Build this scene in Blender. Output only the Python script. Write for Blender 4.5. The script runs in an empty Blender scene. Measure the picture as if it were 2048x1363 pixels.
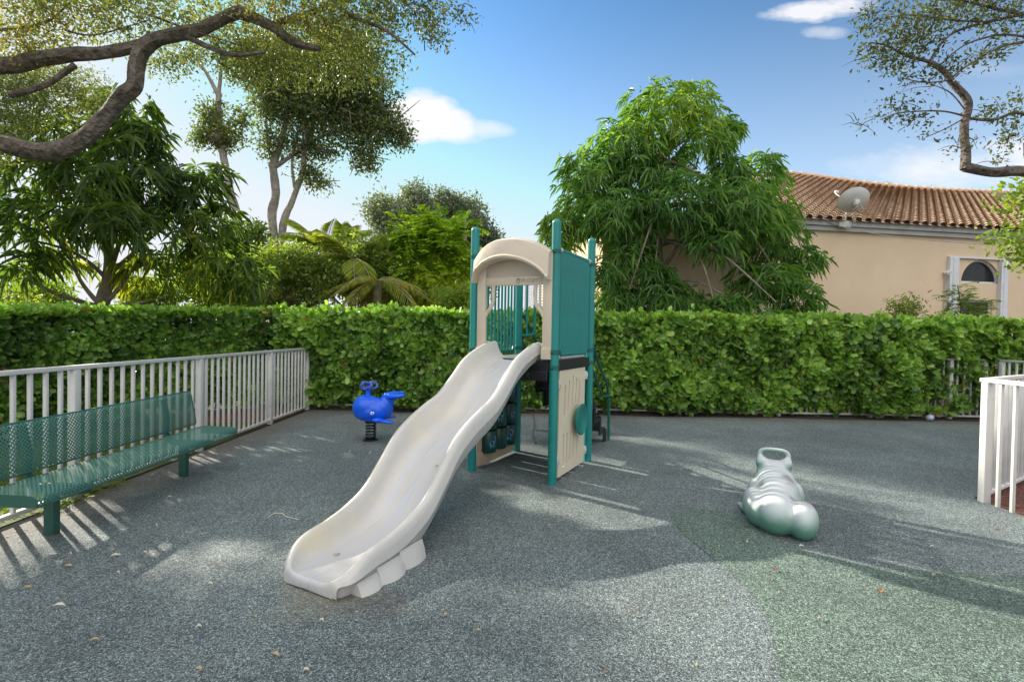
import bpy, bmesh, math, random
import numpy as np
from mathutils import Vector, Matrix, noise as mnoise

random.seed(7); rng = np.random.default_rng(7)
S = bpy.context.scene; COL = S.collection

# ------------------------------------------------------------ camera
PITCH = math.radians(1.0); ROLL = math.radians(1.0); CAMH = 1.5; FPX = 1000.0
fwd = np.array([0, math.cos(PITCH), -math.sin(PITCH)])
r0 = np.array([1., 0, 0]); u0 = np.cross(r0, fwd)
RGT = r0*math.cos(ROLL)+u0*math.sin(ROLL); UPV = -r0*math.sin(ROLL)+u0*math.cos(ROLL)
cd = bpy.data.cameras.new('camera'); cam = bpy.data.objects.new('camera', cd); COL.objects.link(cam)
cam.matrix_world = Matrix(((RGT[0], UPV[0], -fwd[0], 0), (RGT[1], UPV[1], -fwd[1], 0), (RGT[2], UPV[2], -fwd[2], CAMH), (0, 0, 0, 1)))
cd.sensor_width = 36; cd.lens = 36*FPX/2048; cd.clip_start = .05; cd.clip_end = 2000
S.camera = cam

# ------------------------------------------------------------ world + sun
SUN_EL = math.radians(30.5); SUN_AZ = math.radians(-52.0)
W = bpy.data.worlds.new('World'); S.world = W; W.use_nodes = True
nt = W.node_tree; nt.nodes.clear()
def wn(t, **k):
    n = nt.nodes.new(t)
    for a, b in k.items(): setattr(n, a, b)
    return n
sky = wn('ShaderNodeTexSky', sky_type='NISHITA', sun_disc=False, sun_elevation=SUN_EL, sun_rotation=SUN_AZ % (2*math.pi), air_density=1.0, dust_density=.15, ozone_density=1.1)
bg = wn('ShaderNodeBackground'); bg.inputs['Strength'].default_value = .14
wo = wn('ShaderNodeOutputWorld')
tc = wn('ShaderNodeTexCoord'); sep = wn('ShaderNodeSeparateXYZ'); nt.links.new(tc.outputs['Generated'], sep.inputs[0])
def wm(op, a, b=None, clamp=False):
    n = wn('ShaderNodeMath', operation=op, use_clamp=clamp)
    for i, v in enumerate((a, b)):
        if v is None: continue
        if isinstance(v, (int, float)): n.inputs[i].default_value = v
        else: nt.links.new(v, n.inputs[i])
    return n.outputs[0]
yy = wm('MAXIMUM', sep.outputs['Y'], .02)
cu = wm('DIVIDE', sep.outputs['X'], yy); cv = wm('DIVIDE', sep.outputs['Z'], yy)
cmb = wn('ShaderNodeCombineXYZ'); nt.links.new(cu, cmb.inputs[0]); nt.links.new(cv, cmb.inputs[1])
nz = wn('ShaderNodeTexNoise'); nz.inputs['Scale'].default_value = 9; nz.inputs['Detail'].default_value = 7; nz.inputs['Roughness'].default_value = .68
mp = wn('ShaderNodeMapping'); mp.inputs['Scale'].default_value = (1, 2.2, 1); nt.links.new(cmb.outputs[0], mp.inputs[0]); nt.links.new(mp.outputs[0], nz.inputs[0])
def cloud(u, v, a, b, shear=0., nzamp=1.2, soft=.9, op=1.):
    du = wm('SUBTRACT', cu, u); dv = wm('SUBTRACT', cv, v)
    dv = wm('ADD', dv, wm('MULTIPLY', du, shear))
    q = wm('ADD', wm('POWER', wm('ABSOLUTE', wm('DIVIDE', du, a)), 2), wm('POWER', wm('ABSOLUTE', wm('DIVIDE', dv, b)), 2))
    m = wm('SUBTRACT', 1.0, q)
    m = wm('ADD', m, wm('MULTIPLY', wm('SUBTRACT', nz.outputs['Fac'], .5), nzamp))
    m = wm('DIVIDE', m, soft, True)
    return wm('MULTIPLY', m, op)
def uv(px, py):
    d = fwd*FPX+RGT*(px-1024)-UPV*(py-681.5); return d[0]/d[1], d[2]/d[1]
CL = [((845, 235), .085, .058, .0, 1.3, .55, 1.), ((880, 243), .095, .044, .22, 1.3, .6, .95), ((960, 258), .075, .022, .0, 1.3, .8, .6),
      ((1640, 18), .12, .026, -.12, 2.2, .9, .9), ((1650, 66), .055, .014, 0, 2.4, 1.3, .6), ((1900, 335), .20, .05, 0, 2.4, 1.3, .8), ((2080, 318), .17, .055, 0, 2.4, 1.1, .85), ((1780, 335), .12, .03, 0, 2.4, 1.5, .5), ((1980, 140), .10, .02, 0, 2.4, 2.0, .25)]
acc = None
for (c, a, b, sh, na, so, op) in CL:
    u, v = uv(*c); m = cloud(u, v, a, b, sh, na, so, op)
    acc = m if acc is None else wm('MAXIMUM', acc, m)
acc = wm('MULTIPLY', acc, wm('GREATER_THAN', sep.outputs['Y'], .05))
hs = wn('ShaderNodeHueSaturation'); hs.inputs['Saturation'].default_value = .95; hs.inputs['Value'].default_value = 1.06
gm = wn('ShaderNodeGamma'); gm.inputs['Gamma'].default_value = 1.6; nt.links.new(sky.outputs[0], gm.inputs['Color'])
sc_ = wn('ShaderNodeVectorMath', operation='MULTIPLY'); sc_.inputs[1].default_value = (.152, .200, .178); nt.links.new(gm.outputs[0], sc_.inputs[0])
mn = wn('ShaderNodeVectorMath', operation='MINIMUM'); mn.inputs[1].default_value = (1.55, 1.8, 2.0); nt.links.new(sc_.outputs[0], mn.inputs[0])
hz_ = wm('MULTIPLY', wm('POWER', wm('DIVIDE', wm('SUBTRACT', .56, sep.outputs['Z']), .56, True), 1.4), .85)
mh = wn('ShaderNodeMix', data_type='RGBA'); nt.links.new(hz_, mh.inputs['Factor']); nt.links.new(mn.outputs[0], mh.inputs['A']); mh.inputs['B'].default_value = (1.9, 1.88, 1.98, 1)
nt.links.new(mh.outputs['Result'], hs.inputs['Color'])
# unseen white cloud added overhead and behind the camera as fill light
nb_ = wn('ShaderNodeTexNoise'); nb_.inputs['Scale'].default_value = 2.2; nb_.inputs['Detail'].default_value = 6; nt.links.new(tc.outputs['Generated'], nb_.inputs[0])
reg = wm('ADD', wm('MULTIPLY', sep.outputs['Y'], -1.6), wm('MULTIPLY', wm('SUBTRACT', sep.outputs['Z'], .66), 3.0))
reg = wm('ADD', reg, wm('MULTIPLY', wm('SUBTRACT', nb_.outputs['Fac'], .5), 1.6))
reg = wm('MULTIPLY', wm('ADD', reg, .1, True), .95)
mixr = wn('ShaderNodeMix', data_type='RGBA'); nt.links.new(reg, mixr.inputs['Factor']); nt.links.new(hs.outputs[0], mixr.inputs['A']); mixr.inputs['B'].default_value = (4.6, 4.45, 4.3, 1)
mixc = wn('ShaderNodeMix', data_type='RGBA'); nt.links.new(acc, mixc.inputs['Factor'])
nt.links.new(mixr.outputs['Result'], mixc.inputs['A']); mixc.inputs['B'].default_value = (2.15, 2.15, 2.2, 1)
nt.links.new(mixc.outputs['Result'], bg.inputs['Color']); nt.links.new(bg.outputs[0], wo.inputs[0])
sd = bpy.data.lights.new('sun', 'SUN'); sun = bpy.data.objects.new('sun', sd); COL.objects.link(sun)
sd.energy = 2.7; sd.angle = math.radians(.8); sd.color = (1, .93, .80)
tosun = Vector((math.sin(SUN_AZ)*math.cos(SUN_EL), math.cos(SUN_AZ)*math.cos(SUN_EL), math.sin(SUN_EL)))
sun.rotation_euler = tosun.to_track_quat('Z', 'Y').to_euler(); sun.location = (-10, 8, 12)
S.view_settings.view_transform = 'Standard'; S.view_settings.look = 'None'; S.view_settings.gamma = 1
S.view_settings.exposure = 1.74

# ------------------------------------------------------------ helpers
def at(px, py, Y):
    d = fwd*FPX+RGT*(px-1024)-UPV*(py-681.5); d = d/d[1]; return np.array([0, 0, CAMH])+d*Y
def gnd(px, py, z=0.):
    d = fwd*FPX+RGT*(px-1024)-UPV*(py-681.5); return np.array([0, 0, CAMH])+d*((z-CAMH)/d[2])

class MB:
    def __init__(s): s.v = []; s.f = []
    def add(s, vs, fs, M=None):
        o = len(s.v)
        for v in vs:
            v = Vector(v); s.v.append(tuple(M @ v) if M is not None else tuple(v))
        s.f += [tuple(i+o for i in f) for f in fs]
    def box(s, a, b, M=None, bev=0.):
        x0, y0, z0 = a; x1, y1, z1 = b
        if bev <= 0:
            s.add([(x0, y0, z0), (x1, y0, z0), (x1, y1, z0), (x0, y1, z0), (x0, y0, z1), (x1, y0, z1), (x1, y1, z1), (x0, y1, z1)],
                  [(0, 3, 2, 1), (4, 5, 6, 7), (0, 1, 5, 4), (1, 2, 6, 5), (2, 3, 7, 6), (3, 0, 4, 7)], M); return
        bm = bmesh.new(); bmesh.ops.create_cube(bm, size=1)
        for v in bm.verts: v.co = Vector(((x0+x1)/2+v.co.x*(x1-x0), (y0+y1)/2+v.co.y*(y1-y0), (z0+z1)/2+v.co.z*(z1-z0)))
        bmesh.ops.bevel(bm, geom=bm.edges[:], offset=bev, segments=2, affect='EDGES', profile=.5)
        bm.verts.index_update(); s.add([v.co[:] for v in bm.verts], [[v.index for v in f.verts] for f in bm.faces], M); bm.free()
    def tube(s, pts, r, n=8, M=None, cap=True, bump=0.):
        pts = [Vector(p) for p in pts]; m = len(pts)
        rs = r if hasattr(r, '__len__') else [r]*m
        vs = []; fs = []; prev = None
        for i, p in enumerate(pts):
            t = (pts[min(i+1, m-1)]-pts[max(i-1, 0)]); t.normalize()
            if prev is None:
                a = Vector((0, 0, 1)) if abs(t.z) < .9 else Vector((1, 0, 0))
                prev = t.cross(a).normalized()
            u = (prev-t*prev.dot(t)).normalized(); prev = u; w = t.cross(u)
            for k in range(n):
                a = 2*math.pi*k/n; rr = rs[i]
                if bump: rr *= 1+bump*mnoise.noise(Vector((p.x*4+k*1.7, p.y*4, p.z*4)))
                vs.append(p+(u*math.cos(a)+w*math.sin(a))*rr)
        for i in range(m-1):
            for k in range(n):
                a = i*n+k; b = i*n+(k+1) % n; fs.append((a, b, b+n, a+n))
        if cap: fs += [tuple(range(n-1, -1, -1)), tuple((m-1)*n+k for k in range(n))]
        s.add(vs, fs, M)
    def lathe(s, prof, n=24, M=None):
        vs = []; fs = []; m = len(prof)
        for r, z in prof:
            for k in range(n):
                a = 2*math.pi*k/n; vs.append((r*math.cos(a), r*math.sin(a), z))
        for i in range(m-1):
            for k in range(n):
                a = i*n+k; b = i*n+(k+1) % n; fs.append((a, b, b+n, a+n))
        fs += [tuple(range(n-1, -1, -1)), tuple((m-1)*n+k for k in range(n))]
        s.add(vs, fs, M)
    def prism(s, poly, h0, h1, M=None):
        n = len(poly); vs = [(x, y, h0) for x, y in poly]+[(x, y, h1) for x, y in poly]
        s.add(vs, [tuple(range(n-1, -1, -1)), tuple(range(n, 2*n))]+[(i, (i+1) % n, n+(i+1) % n, n+i) for i in range(n)], M)
    def ell(s, c, r, M=None, R=None, n=32):
        vs = [(0, 0, 1)]; fs = []; k2 = n//2
        for i in range(1, k2):
            th = math.pi*i/k2
            for k in range(n): vs.append((math.sin(th)*math.cos(2*math.pi*k/n), math.sin(th)*math.sin(2*math.pi*k/n), math.cos(th)))
        vs.append((0, 0, -1)); e = len(vs)-1
        for k in range(n):
            fs.append((0, 1+k, 1+(k+1) % n)); fs.append((e, e-n+(k+1) % n, e-n+k))
            for i in range(k2-2):
                a = 1+i*n+k; b = 1+i*n+(k+1) % n; fs.append((a, a+n, b+n, b))
        T = Matrix.Translation(Vector(c)) @ ((R.to_4x4()) if R is not None else Matrix.Identity(4)) @ Matrix.Diagonal((r[0], r[1], r[2], 1))
        s.add(vs, fs, (M @ T) if M is not None else T)
    def mesh(s, name):
        me = bpy.data.meshes.new(name); me.from_pydata(s.v, [], s.f); me.update(); return me
    def obj(s, name, mat, parent=None, smooth=False, loc=None):
        return link(name, s.mesh(name), mat, parent, smooth, loc)

def link(name, me, mat, parent=None, smooth=False, loc=None):
    bm = bmesh.new(); bm.from_mesh(me); bmesh.ops.recalc_face_normals(bm, faces=bm.faces[:]); bm.to_mesh(me); bm.free()
    o = bpy.data.objects.new(name, me); COL.objects.link(o)
    if mat: me.materials.append(mat)
    if smooth: shade(me)
    if parent: o.parent = parent
    if loc is not None: o.location = loc
    return o
def shade(me, ang=40):
    me.polygons.foreach_set('use_smooth', [True]*len(me.polygons))
    bm = bmesh.new(); bm.from_mesh(me)
    for e in bm.edges:
        if len(e.link_faces) == 2 and e.calc_face_angle(0) > math.radians(ang): e.smooth = False
    bm.to_mesh(me); bm.free()
def thing(name, label, cat, loc=(0, 0, 0), rotz=0, group=None):
    o = bpy.data.objects.new(name, None); COL.objects.link(o); o.location = loc; o.rotation_euler = (0, 0, rotz); o.empty_display_size = .2
    return tag(o, label, cat, group)
def tag(o, label, cat, group=None):
    o['label'] = label; o['category'] = cat
    if group: o['group'] = group
    return o
def struct(o, kind='structure'): o['kind'] = kind; return o
def modmesh(me, mods):
    o = bpy.data.objects.new('tmp', me); COL.objects.link(o)
    for t, kw in mods:
        m = o.modifiers.new('m', t)
        for a, b in kw.items(): setattr(m, a, b)
    dg = bpy.context.evaluated_depsgraph_get(); r = bpy.data.meshes.new_from_object(o.evaluated_get(dg))
    bpy.data.objects.remove(o); return r
def spline(xs, ys):
    xs = np.array(xs, float); ys = np.array(ys, float); n = len(xs); h = np.diff(xs); d = np.diff(ys)/h
    m = np.zeros(n); m[1:-1] = (d[:-1]*h[1:]+d[1:]*h[:-1])/(h[:-1]+h[1:]); m[0] = d[0]; m[-1] = d[-1]
    def f(x):
        i = int(np.clip(np.searchsorted(xs, x)-1, 0, n-2)); t = (x-xs[i])/h[i]; t = min(max(t, 0), 1)
        return float((2*t**3-3*t*t+1)*ys[i]+(t**3-2*t*t+t)*h[i]*m[i]+(3*t*t-2*t**3)*ys[i+1]+(t**3-t*t)*h[i]*m[i+1])
    return f
def smooth_path(pts, n=6):
    pts = [np.array(p, float) for p in pts]; out = []
    for i in range(len(pts)-1):
        p0 = pts[max(i-1, 0)]; p1 = pts[i]; p2 = pts[i+1]; p3 = pts[min(i+2, len(pts)-1)]
        for k in range(n):
            t = k/n; out.append(.5*((2*p1)+(-p0+p2)*t+(2*p0-5*p1+4*p2-p3)*t*t+(-p0+3*p1-3*p2+p3)*t**3))
    out.append(pts[-1]); return out

# ------------------------------------------------------------ materials
def mat(name, col, rough=.5, var=.0, scale=8., col2=None, bump=0., bscale=60., spec=.5, metallic=0., detail=5., extra=None, bdist=.01):
    m = bpy.data.materials.new(name); m.use_nodes = True; t = m.node_tree; L = t.links; p = t.nodes['Principled BSDF']
    p.inputs['Roughness'].default_value = rough; p.inputs['Metallic'].default_value = metallic; p.inputs['Specular IOR Level'].default_value = spec
    co = t.nodes.new('ShaderNodeTexCoord'); out = None
    n = t.nodes.new('ShaderNodeTexNoise'); n.inputs['Scale'].default_value = scale; n.inputs['Detail'].default_value = detail; n.inputs['Roughness'].default_value = .6
    L.new(co.outputs['Object'], n.inputs['Vector'])
    if col2 is None: col2 = tuple(c*(1-var) for c in col)
    r = t.nodes.new('ShaderNodeValToRGB'); r.color_ramp.elements[0].position = .35; r.color_ramp.elements[1].position = .68
    r.color_ramp.elements[0].color = (*col2, 1); r.color_ramp.elements[1].color = (*col, 1)
    L.new(n.outputs['Fac'], r.inputs[0]); L.new(r.outputs[0], p.inputs['Base Color'])
    if bump:
        b = t.nodes.new('ShaderNodeBump'); b.inputs['Strength'].default_value = bump; b.inputs['Distance'].default_value = bdist
        n2 = t.nodes.new('ShaderNodeTexNoise'); n2.inputs['Scale'].default_value = bscale; n2.inputs['Detail'].default_value = 4
        L.new(co.outputs['Object'], n2.inputs['Vector']); L.new(n2.outputs['Fac'], b.inputs['Height']); L.new(b.outputs[0], p.inputs['Normal'])
    if extra: extra(m, t, L, p, co, r)
    return m

def leafmat(name, cols, trans=.35, rough=.45, tboost=1.5):
    m = bpy.data.materials.new(name); m.use_nodes = True; t = m.node_tree; L = t.links; p = t.nodes['Principled BSDF']
    a = t.nodes.new('ShaderNodeAttribute'); a.attribute_name = 'tint'
    r = t.nodes.new('ShaderNodeValToRGB'); e = r.color_ramp.elements
    while len(e) < len(cols): e.new(.5)
    for i, c in enumerate(cols): e[i].position = i/(len(cols)-1); e[i].color = (*c, 1)
    L.new(a.outputs['Fac'], r.inputs[0]); L.new(r.outputs[0], p.inputs['Base Color']); p.inputs['Roughness'].default_value = rough
    p.inputs['Specular IOR Level'].default_value = .4
    tr = t.nodes.new('ShaderNodeBsdfTranslucent'); mx = t.nodes.new('ShaderNodeMixShader'); mx.inputs[0].default_value = trans
    g = t.nodes.new('ShaderNodeMix'); g.data_type = 'RGBA'; g.blend_type = 'MULTIPLY'; g.inputs['Factor'].default_value = 1
    L.new(r.outputs[0], g.inputs['A']); g.inputs['B'].default_value = (1.25*tboost, 1.35*tboost, .55*tboost, 1)
    L.new(g.outputs['Result'], tr.inputs['Color'])
    L.new(p.outputs[0], mx.inputs[1]); L.new(tr.outputs[0], mx.inputs[2]); L.new(mx.outputs[0], t.nodes['Material Output'].inputs[0])
    return m

def rubber(name, a, b, c):
    m = bpy.data.materials.new(name); m.use_nodes = True; t = m.node_tree; L = t.links; p = t.nodes['Principled BSDF']
    co = t.nodes.new('ShaderNodeTexCoord')
    v = t.nodes.new('ShaderNodeTexVoronoi'); v.inputs['Scale'].default_value = 165
    dn = t.nodes.new('ShaderNodeTexNoise'); dn.inputs['Scale'].default_value = 60; dn.inputs['Detail'].default_value = 2
    ma = t.nodes.new('ShaderNodeMix'); ma.data_type = 'RGBA'; ma.inputs['Factor'].default_value = .03
    L.new(co.outputs['Object'], ma.inputs['A']); L.new(co.outputs['Object'], dn.inputs['Vector']); L.new(dn.outputs['Color'], ma.inputs['B'])
    L.new(ma.outputs['Result'], v.inputs['Vector'])
    r = t.nodes.new('ShaderNodeValToRGB'); e = r.color_ramp.elements; e.new(.5); e.new(.8)
    e[0].position = 0; e[0].color = (*a, 1); e[1].position = .42; e[1].color = (*b, 1); e[2].position = .72; e[2].color = (*c, 1); e[3].position = 1; e[3].color = (c[0]*1.8, c[1]*1.8, c[2]*1.75, 1)
    sp = t.nodes.new('ShaderNodeSeparateColor'); L.new(v.outputs['Color'], sp.inputs[0]); L.new(sp.outputs[0], r.inputs[0])
    # broad wear and dust
    n = t.nodes.new('ShaderNodeTexNoise'); n.inputs['Scale'].default_value = .9; n.inputs['Detail'].default_value = 6; n.inputs['Roughness'].default_value = .65
    L.new(co.outputs['Object'], n.inputs['Vector'])
    r2 = t.nodes.new('ShaderNodeMapRange'); r2.inputs[1].default_value = .3; r2.inputs[2].default_value = .7; r2.inputs[3].default_value = .72; r2.inputs[4].default_value = 1.28
    L.new(n.outputs['Fac'], r2.inputs[0])
    mu = t.nodes.new('ShaderNodeMix'); mu.data_type = 'RGBA'; mu.blend_type = 'MULTIPLY'; mu.inputs['Factor'].default_value = 1
    L.new(r.outputs[0], mu.inputs['A']); L.new(r2.outputs[0], mu.inputs['B'])
    # pits between the granules
    r3 = t.nodes.new('ShaderNodeMapRange'); r3.inputs[1].default_value = .25; r3.inputs[2].default_value = .75; r3.inputs[3].default_value = 1.0; r3.inputs[4].default_value = .35
    L.new(v.outputs['Distance'], r3.inputs[0])
    m3 = t.nodes.new('ShaderNodeMix'); m3.data_type = 'RGBA'; m3.blend_type = 'MULTIPLY'; m3.inputs['Factor'].default_value = 1
    L.new(mu.outputs['Result'], m3.inputs['A']); L.new(r3.outputs[0], m3.inputs['B'])
    last = m3.outputs['Result']
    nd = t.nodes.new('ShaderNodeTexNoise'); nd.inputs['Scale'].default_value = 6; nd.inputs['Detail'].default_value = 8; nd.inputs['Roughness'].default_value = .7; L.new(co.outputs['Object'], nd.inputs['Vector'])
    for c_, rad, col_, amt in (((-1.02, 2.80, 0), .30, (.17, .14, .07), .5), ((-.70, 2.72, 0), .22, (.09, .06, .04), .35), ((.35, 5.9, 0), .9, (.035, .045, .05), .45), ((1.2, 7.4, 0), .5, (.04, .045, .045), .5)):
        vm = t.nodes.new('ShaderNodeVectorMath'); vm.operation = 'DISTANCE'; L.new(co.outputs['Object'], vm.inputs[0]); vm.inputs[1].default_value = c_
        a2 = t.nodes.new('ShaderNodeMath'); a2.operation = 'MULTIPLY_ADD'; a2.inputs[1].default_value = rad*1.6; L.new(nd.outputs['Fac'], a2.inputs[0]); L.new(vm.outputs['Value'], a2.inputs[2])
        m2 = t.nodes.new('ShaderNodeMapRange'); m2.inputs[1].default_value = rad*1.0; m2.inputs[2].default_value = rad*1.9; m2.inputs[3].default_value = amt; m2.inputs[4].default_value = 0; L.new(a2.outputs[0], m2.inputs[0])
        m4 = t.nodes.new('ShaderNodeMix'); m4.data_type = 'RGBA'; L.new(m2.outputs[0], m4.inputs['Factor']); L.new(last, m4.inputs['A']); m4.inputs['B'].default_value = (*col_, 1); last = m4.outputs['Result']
    sx = t.nodes.new('ShaderNodeSeparateXYZ'); L.new(co.outputs['Object'], sx.inputs[0])
    for ax_, lo, hi in (('X', -3.10, -3.75), ('Y', 8.75, 9.25)):   # washed in soil along the fence and the hedge bed
        a2 = t.nodes.new('ShaderNodeMath'); a2.operation = 'MULTIPLY_ADD'; a2.inputs[1].default_value = (-.8 if ax_ == 'X' else .5); L.new(nd.outputs['Fac'], a2.inputs[0]); L.new(sx.outputs[ax_], a2.inputs[2])
        o2 = (-.4 if ax_ == 'X' else .25); m2 = t.nodes.new('ShaderNodeMapRange'); m2.inputs[1].default_value = lo+o2; m2.inputs[2].default_value = hi+o2; m2.inputs[3].default_value = 0; m2.inputs[4].default_value = .7; L.new(a2.outputs[0], m2.inputs[0])
        m4 = t.nodes.new('ShaderNodeMix'); m4.data_type = 'RGBA'; L.new(m2.outputs[0], m4.inputs['Factor']); L.new(last, m4.inputs['A']); m4.inputs['B'].default_value = (.115, .085, .06, 1); last = m4.outputs['Result']
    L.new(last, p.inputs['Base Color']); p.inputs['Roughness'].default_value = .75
    b_ = t.nodes.new('ShaderNodeBump'); b_.inputs['Strength'].default_value = .8; b_.inputs['Distance'].default_value = .004; b_.invert = True
    L.new(v.outputs['Distance'], b_.inputs['Height']); L.new(b_.outputs[0], p.inputs['Normal'])
    return m

def perforated(name, col, pitch, hole, mapping='YZ', rough=.45):
    """coated sheet with round holes punched in a staggered grid"""
    m = bpy.data.materials.new(name); m.use_nodes = True; t = m.node_tree; L = t.links; p = t.nodes['Principled BSDF']
    p.inputs['Base Color'].default_value = (*col, 1); p.inputs['Roughness'].default_value = rough
    co = t.nodes.new('ShaderNodeTexCoord'); sx = t.nodes.new('ShaderNodeSeparateXYZ'); L.new(co.outputs['UV'], sx.inputs[0])
    def M(op, a, b=None, cl=False):
        n = t.nodes.new('ShaderNodeMath'); n.operation = op; n.use_clamp = cl
        for i, v in enumerate((a, b)):
            if v is None: continue
            if isinstance(v, (int, float)): n.inputs[i].default_value = v
            else: L.new(v, n.inputs[i])
        return n.outputs[0]
    u = M('DIVIDE', sx.outputs[0], pitch); v = M('DIVIDE', sx.outputs[1], pitch)
    a = M('ADD', u, v); b = M('SUBTRACT', u, v)
    fa = M('SUBTRACT', M('FRACT', a), .5); fb = M('SUBTRACT', M('FRACT', b), .5)
    d = M('SQRT', M('ADD', M('MULTIPLY', fa, fa), M('MULTIPLY', fb, fb)))
    h = M('LESS_THAN', d, hole)
    tr = t.nodes.new('ShaderNodeBsdfTransparent'); mx = t.nodes.new('ShaderNodeMixShader')
    L.new(h, mx.inputs[0]); L.new(p.outputs[0], mx.inputs[1]); L.new(tr.outputs[0], mx.inputs[2]); L.new(mx.outputs[0], t.nodes['Material Output'].inputs[0])
    return m
def boxuv(o):
    me = o.data; uvl = me.uv_layers.new(name='UVMap')
    for f in me.polygons:
        n = f.normal; ax = max(range(3), key=lambda i: abs(n[i]))
        for li in f.loop_indices:
            c = me.vertices[me.loops[li].vertex_index].co
            uvl.data[li].uv = ((c.y, c.z), (c.x, c.z), (c.y, c.x))[ax] if ax != 2 else (c.y, c.x)

M = {}
def stain_extra(stcol, lo=.56, hi=.72, scale=2.5):
    def f(m, t, L, p, co, r):
        n = t.nodes.new('ShaderNodeTexNoise'); n.inputs['Scale'].default_value = scale; n.inputs['Detail'].default_value = 8; n.inputs['Roughness'].default_value = .7
        L.new(co.outputs['Object'], n.inputs['Vector'])
        q = t.nodes.new('ShaderNodeMapRange'); q.inputs[1].default_value = lo; q.inputs[2].default_value = hi; L.new(n.outputs['Fac'], q.inputs[0])
        mx = t.nodes.new('ShaderNodeMix'); mx.data_type = 'RGBA'; L.new(q.outputs[0], mx.inputs['Factor']); L.new(r.outputs[0], mx.inputs['A']); mx.inputs['B'].default_value = (*stcol, 1)
        L.new(mx.outputs['Result'], p.inputs['Base Color'])
        q2 = t.nodes.new('ShaderNodeMapRange'); q2.inputs[3].default_value = p.inputs['Roughness'].default_value-.08; q2.inputs[4].default_value = p.inputs['Roughness'].default_value+.15
        L.new(n.outputs['Fac'], q2.inputs[0]); L.new(q2.outputs[0], p.inputs['Roughness'])
    return f
M['rubber'] = rubber('rubber_granules_blue_grey', (.045, .059, .060), (.132, .170, .172), (.265, .31, .306))
M['rubberg'] = rubber('rubber_granules_green', (.034, .052, .044), (.102, .150, .120), (.205, .275, .228))
M['soil'] = mat('soil', (.09, .07, .045), .9, .6, 3, bump=.5, bscale=30)
M['mulch'] = mat('red_mulch', (.24, .075, .045), .9, col2=(.05, .02, .015), scale=25, bump=1, bscale=45, bdist=.03)
M['dmulch'] = mat('dark_mulch', (.075, .05, .04), .9, col2=(.02, .015, .014), scale=22, bump=1, bscale=45, bdist=.03)
M['lawn'] = mat('lawn_soil', (.10, .13, .03), .9, col2=(.05, .06, .02), scale=12, bump=.6, bscale=40)
M['white'] = mat('white_fence_paint', (.68, .66, .63), .45, col2=(.58, .56, .53), scale=5, extra=stain_extra((.36, .33, .29), .62, .80, 9))
M['teal'] = mat('teal_powder_coat', (.012, .235, .215), .33, col2=(.010, .19, .175), scale=3, extra=stain_extra((.06, .22, .21), .6, .85, 6))
M['teald'] = mat('green_powder_coat', (.012, .12, .095), .4, .3, 3)
M['tan'] = mat('tan_moulded_plastic', (.63, .53, .41), .38, col2=(.56, .47, .36), scale=2.2, extra=stain_extra((.42, .40, .26), .60, .80, 4))
def slide_extra(m, t, L, p, co, r):
    def noise(scl, vec, lo, hi, det=6):
        mpn = t.nodes.new('ShaderNodeMapping'); mpn.inputs['Scale'].default_value = vec; L.new(co.outputs['Object'], mpn.inputs[0])
        n = t.nodes.new('ShaderNodeTexNoise'); n.inputs['Scale'].default_value = scl; n.inputs['Detail'].default_value = det; L.new(mpn.outputs[0], n.inputs['Vector'])
        q = t.nodes.new('ShaderNodeMapRange'); q.inputs[1].default_value = lo; q.inputs[2].default_value = hi; L.new(n.outputs['Fac'], q.inputs[0]); return q.outputs[0]
    def mul(a, b):
        q = t.nodes.new('ShaderNodeMath'); q.operation = 'MULTIPLY'; L.new(a, q.inputs[0])
        if isinstance(b, float): q.inputs[1].default_value = b
        else: L.new(b, q.inputs[1])
        return q.outputs[0]
    def mixto(prev, fac, col):
        mx = t.nodes.new('ShaderNodeMix'); mx.data_type = 'RGBA'; L.new(fac, mx.inputs['Factor']); L.new(prev, mx.inputs['A']); mx.inputs['B'].default_value = (*col, 1); return mx.outputs['Result']
    sx = t.nodes.new('ShaderNodeSeparateXYZ'); L.new(co.outputs['Object'], sx.inputs[0])
    def band(a, b):
        q = t.nodes.new('ShaderNodeMapRange'); q.interpolation_type = 'SMOOTHSTEP'; q.inputs[1].default_value = a; q.inputs[2].default_value = b; L.new(sx.outputs['X'], q.inputs[0]); return q.outputs[0]
    track = mul(band(-.20, -.08), band(.22, .10))
    c = mixto(r.outputs[0], mul(mul(noise(1.0, (26, 1.6, 3), .40, .66), track), .75), (.46, .48, .54))
    c = mixto(c, mul(mul(noise(1.0, (90, 4, 8), .56, .70), track), .55), (.40, .41, .45))
    c = mixto(c, mul(mul(noise(2.4, (1, 1, 1), .46, .70), band(-.08, -.20)), .8), (.62, .56, .36))
    c = mixto(c, mul(noise(3.5, (1, 1, 1), .60, .78, 9), .6), (.42, .41, .36))
    c = mixto(c, mul(noise(60., (1, 1, 1), .70, .78, 2), .5), (.30, .27, .22))
    L.new(c, p.inputs['Base Color'])
    ro = noise(1.0, (20, 2, 4), .3, .7); q = t.nodes.new('ShaderNodeMapRange'); q.inputs[3].default_value = .22; q.inputs[4].default_value = .48; L.new(ro, q.inputs[0]); L.new(q.outputs[0], p.inputs['Roughness'])
M['slide'] = mat('slide_plastic', (.54, .515, .475), .33, col2=(.49, .47, .44), scale=2.0, extra=slide_extra, bump=.05, bscale=5)
M['panel'] = mat('pale_panel_plastic', (.78, .67, .50), .4, col2=(.70, .60, .45), scale=3, extra=stain_extra((.40, .36, .28), .62, .82, 5))
M['peach'] = mat('tan_board', (.56, .43, .30), .5, .2, 3, extra=stain_extra((.25, .17, .11), .62, .8, 7))
M['deck'] = mat('grey_deck_coating', (.20, .21, .22), .5, .35, 9)
M['black'] = mat('black_coating', (.018, .017, .020), .5, .3, 9)
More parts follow.
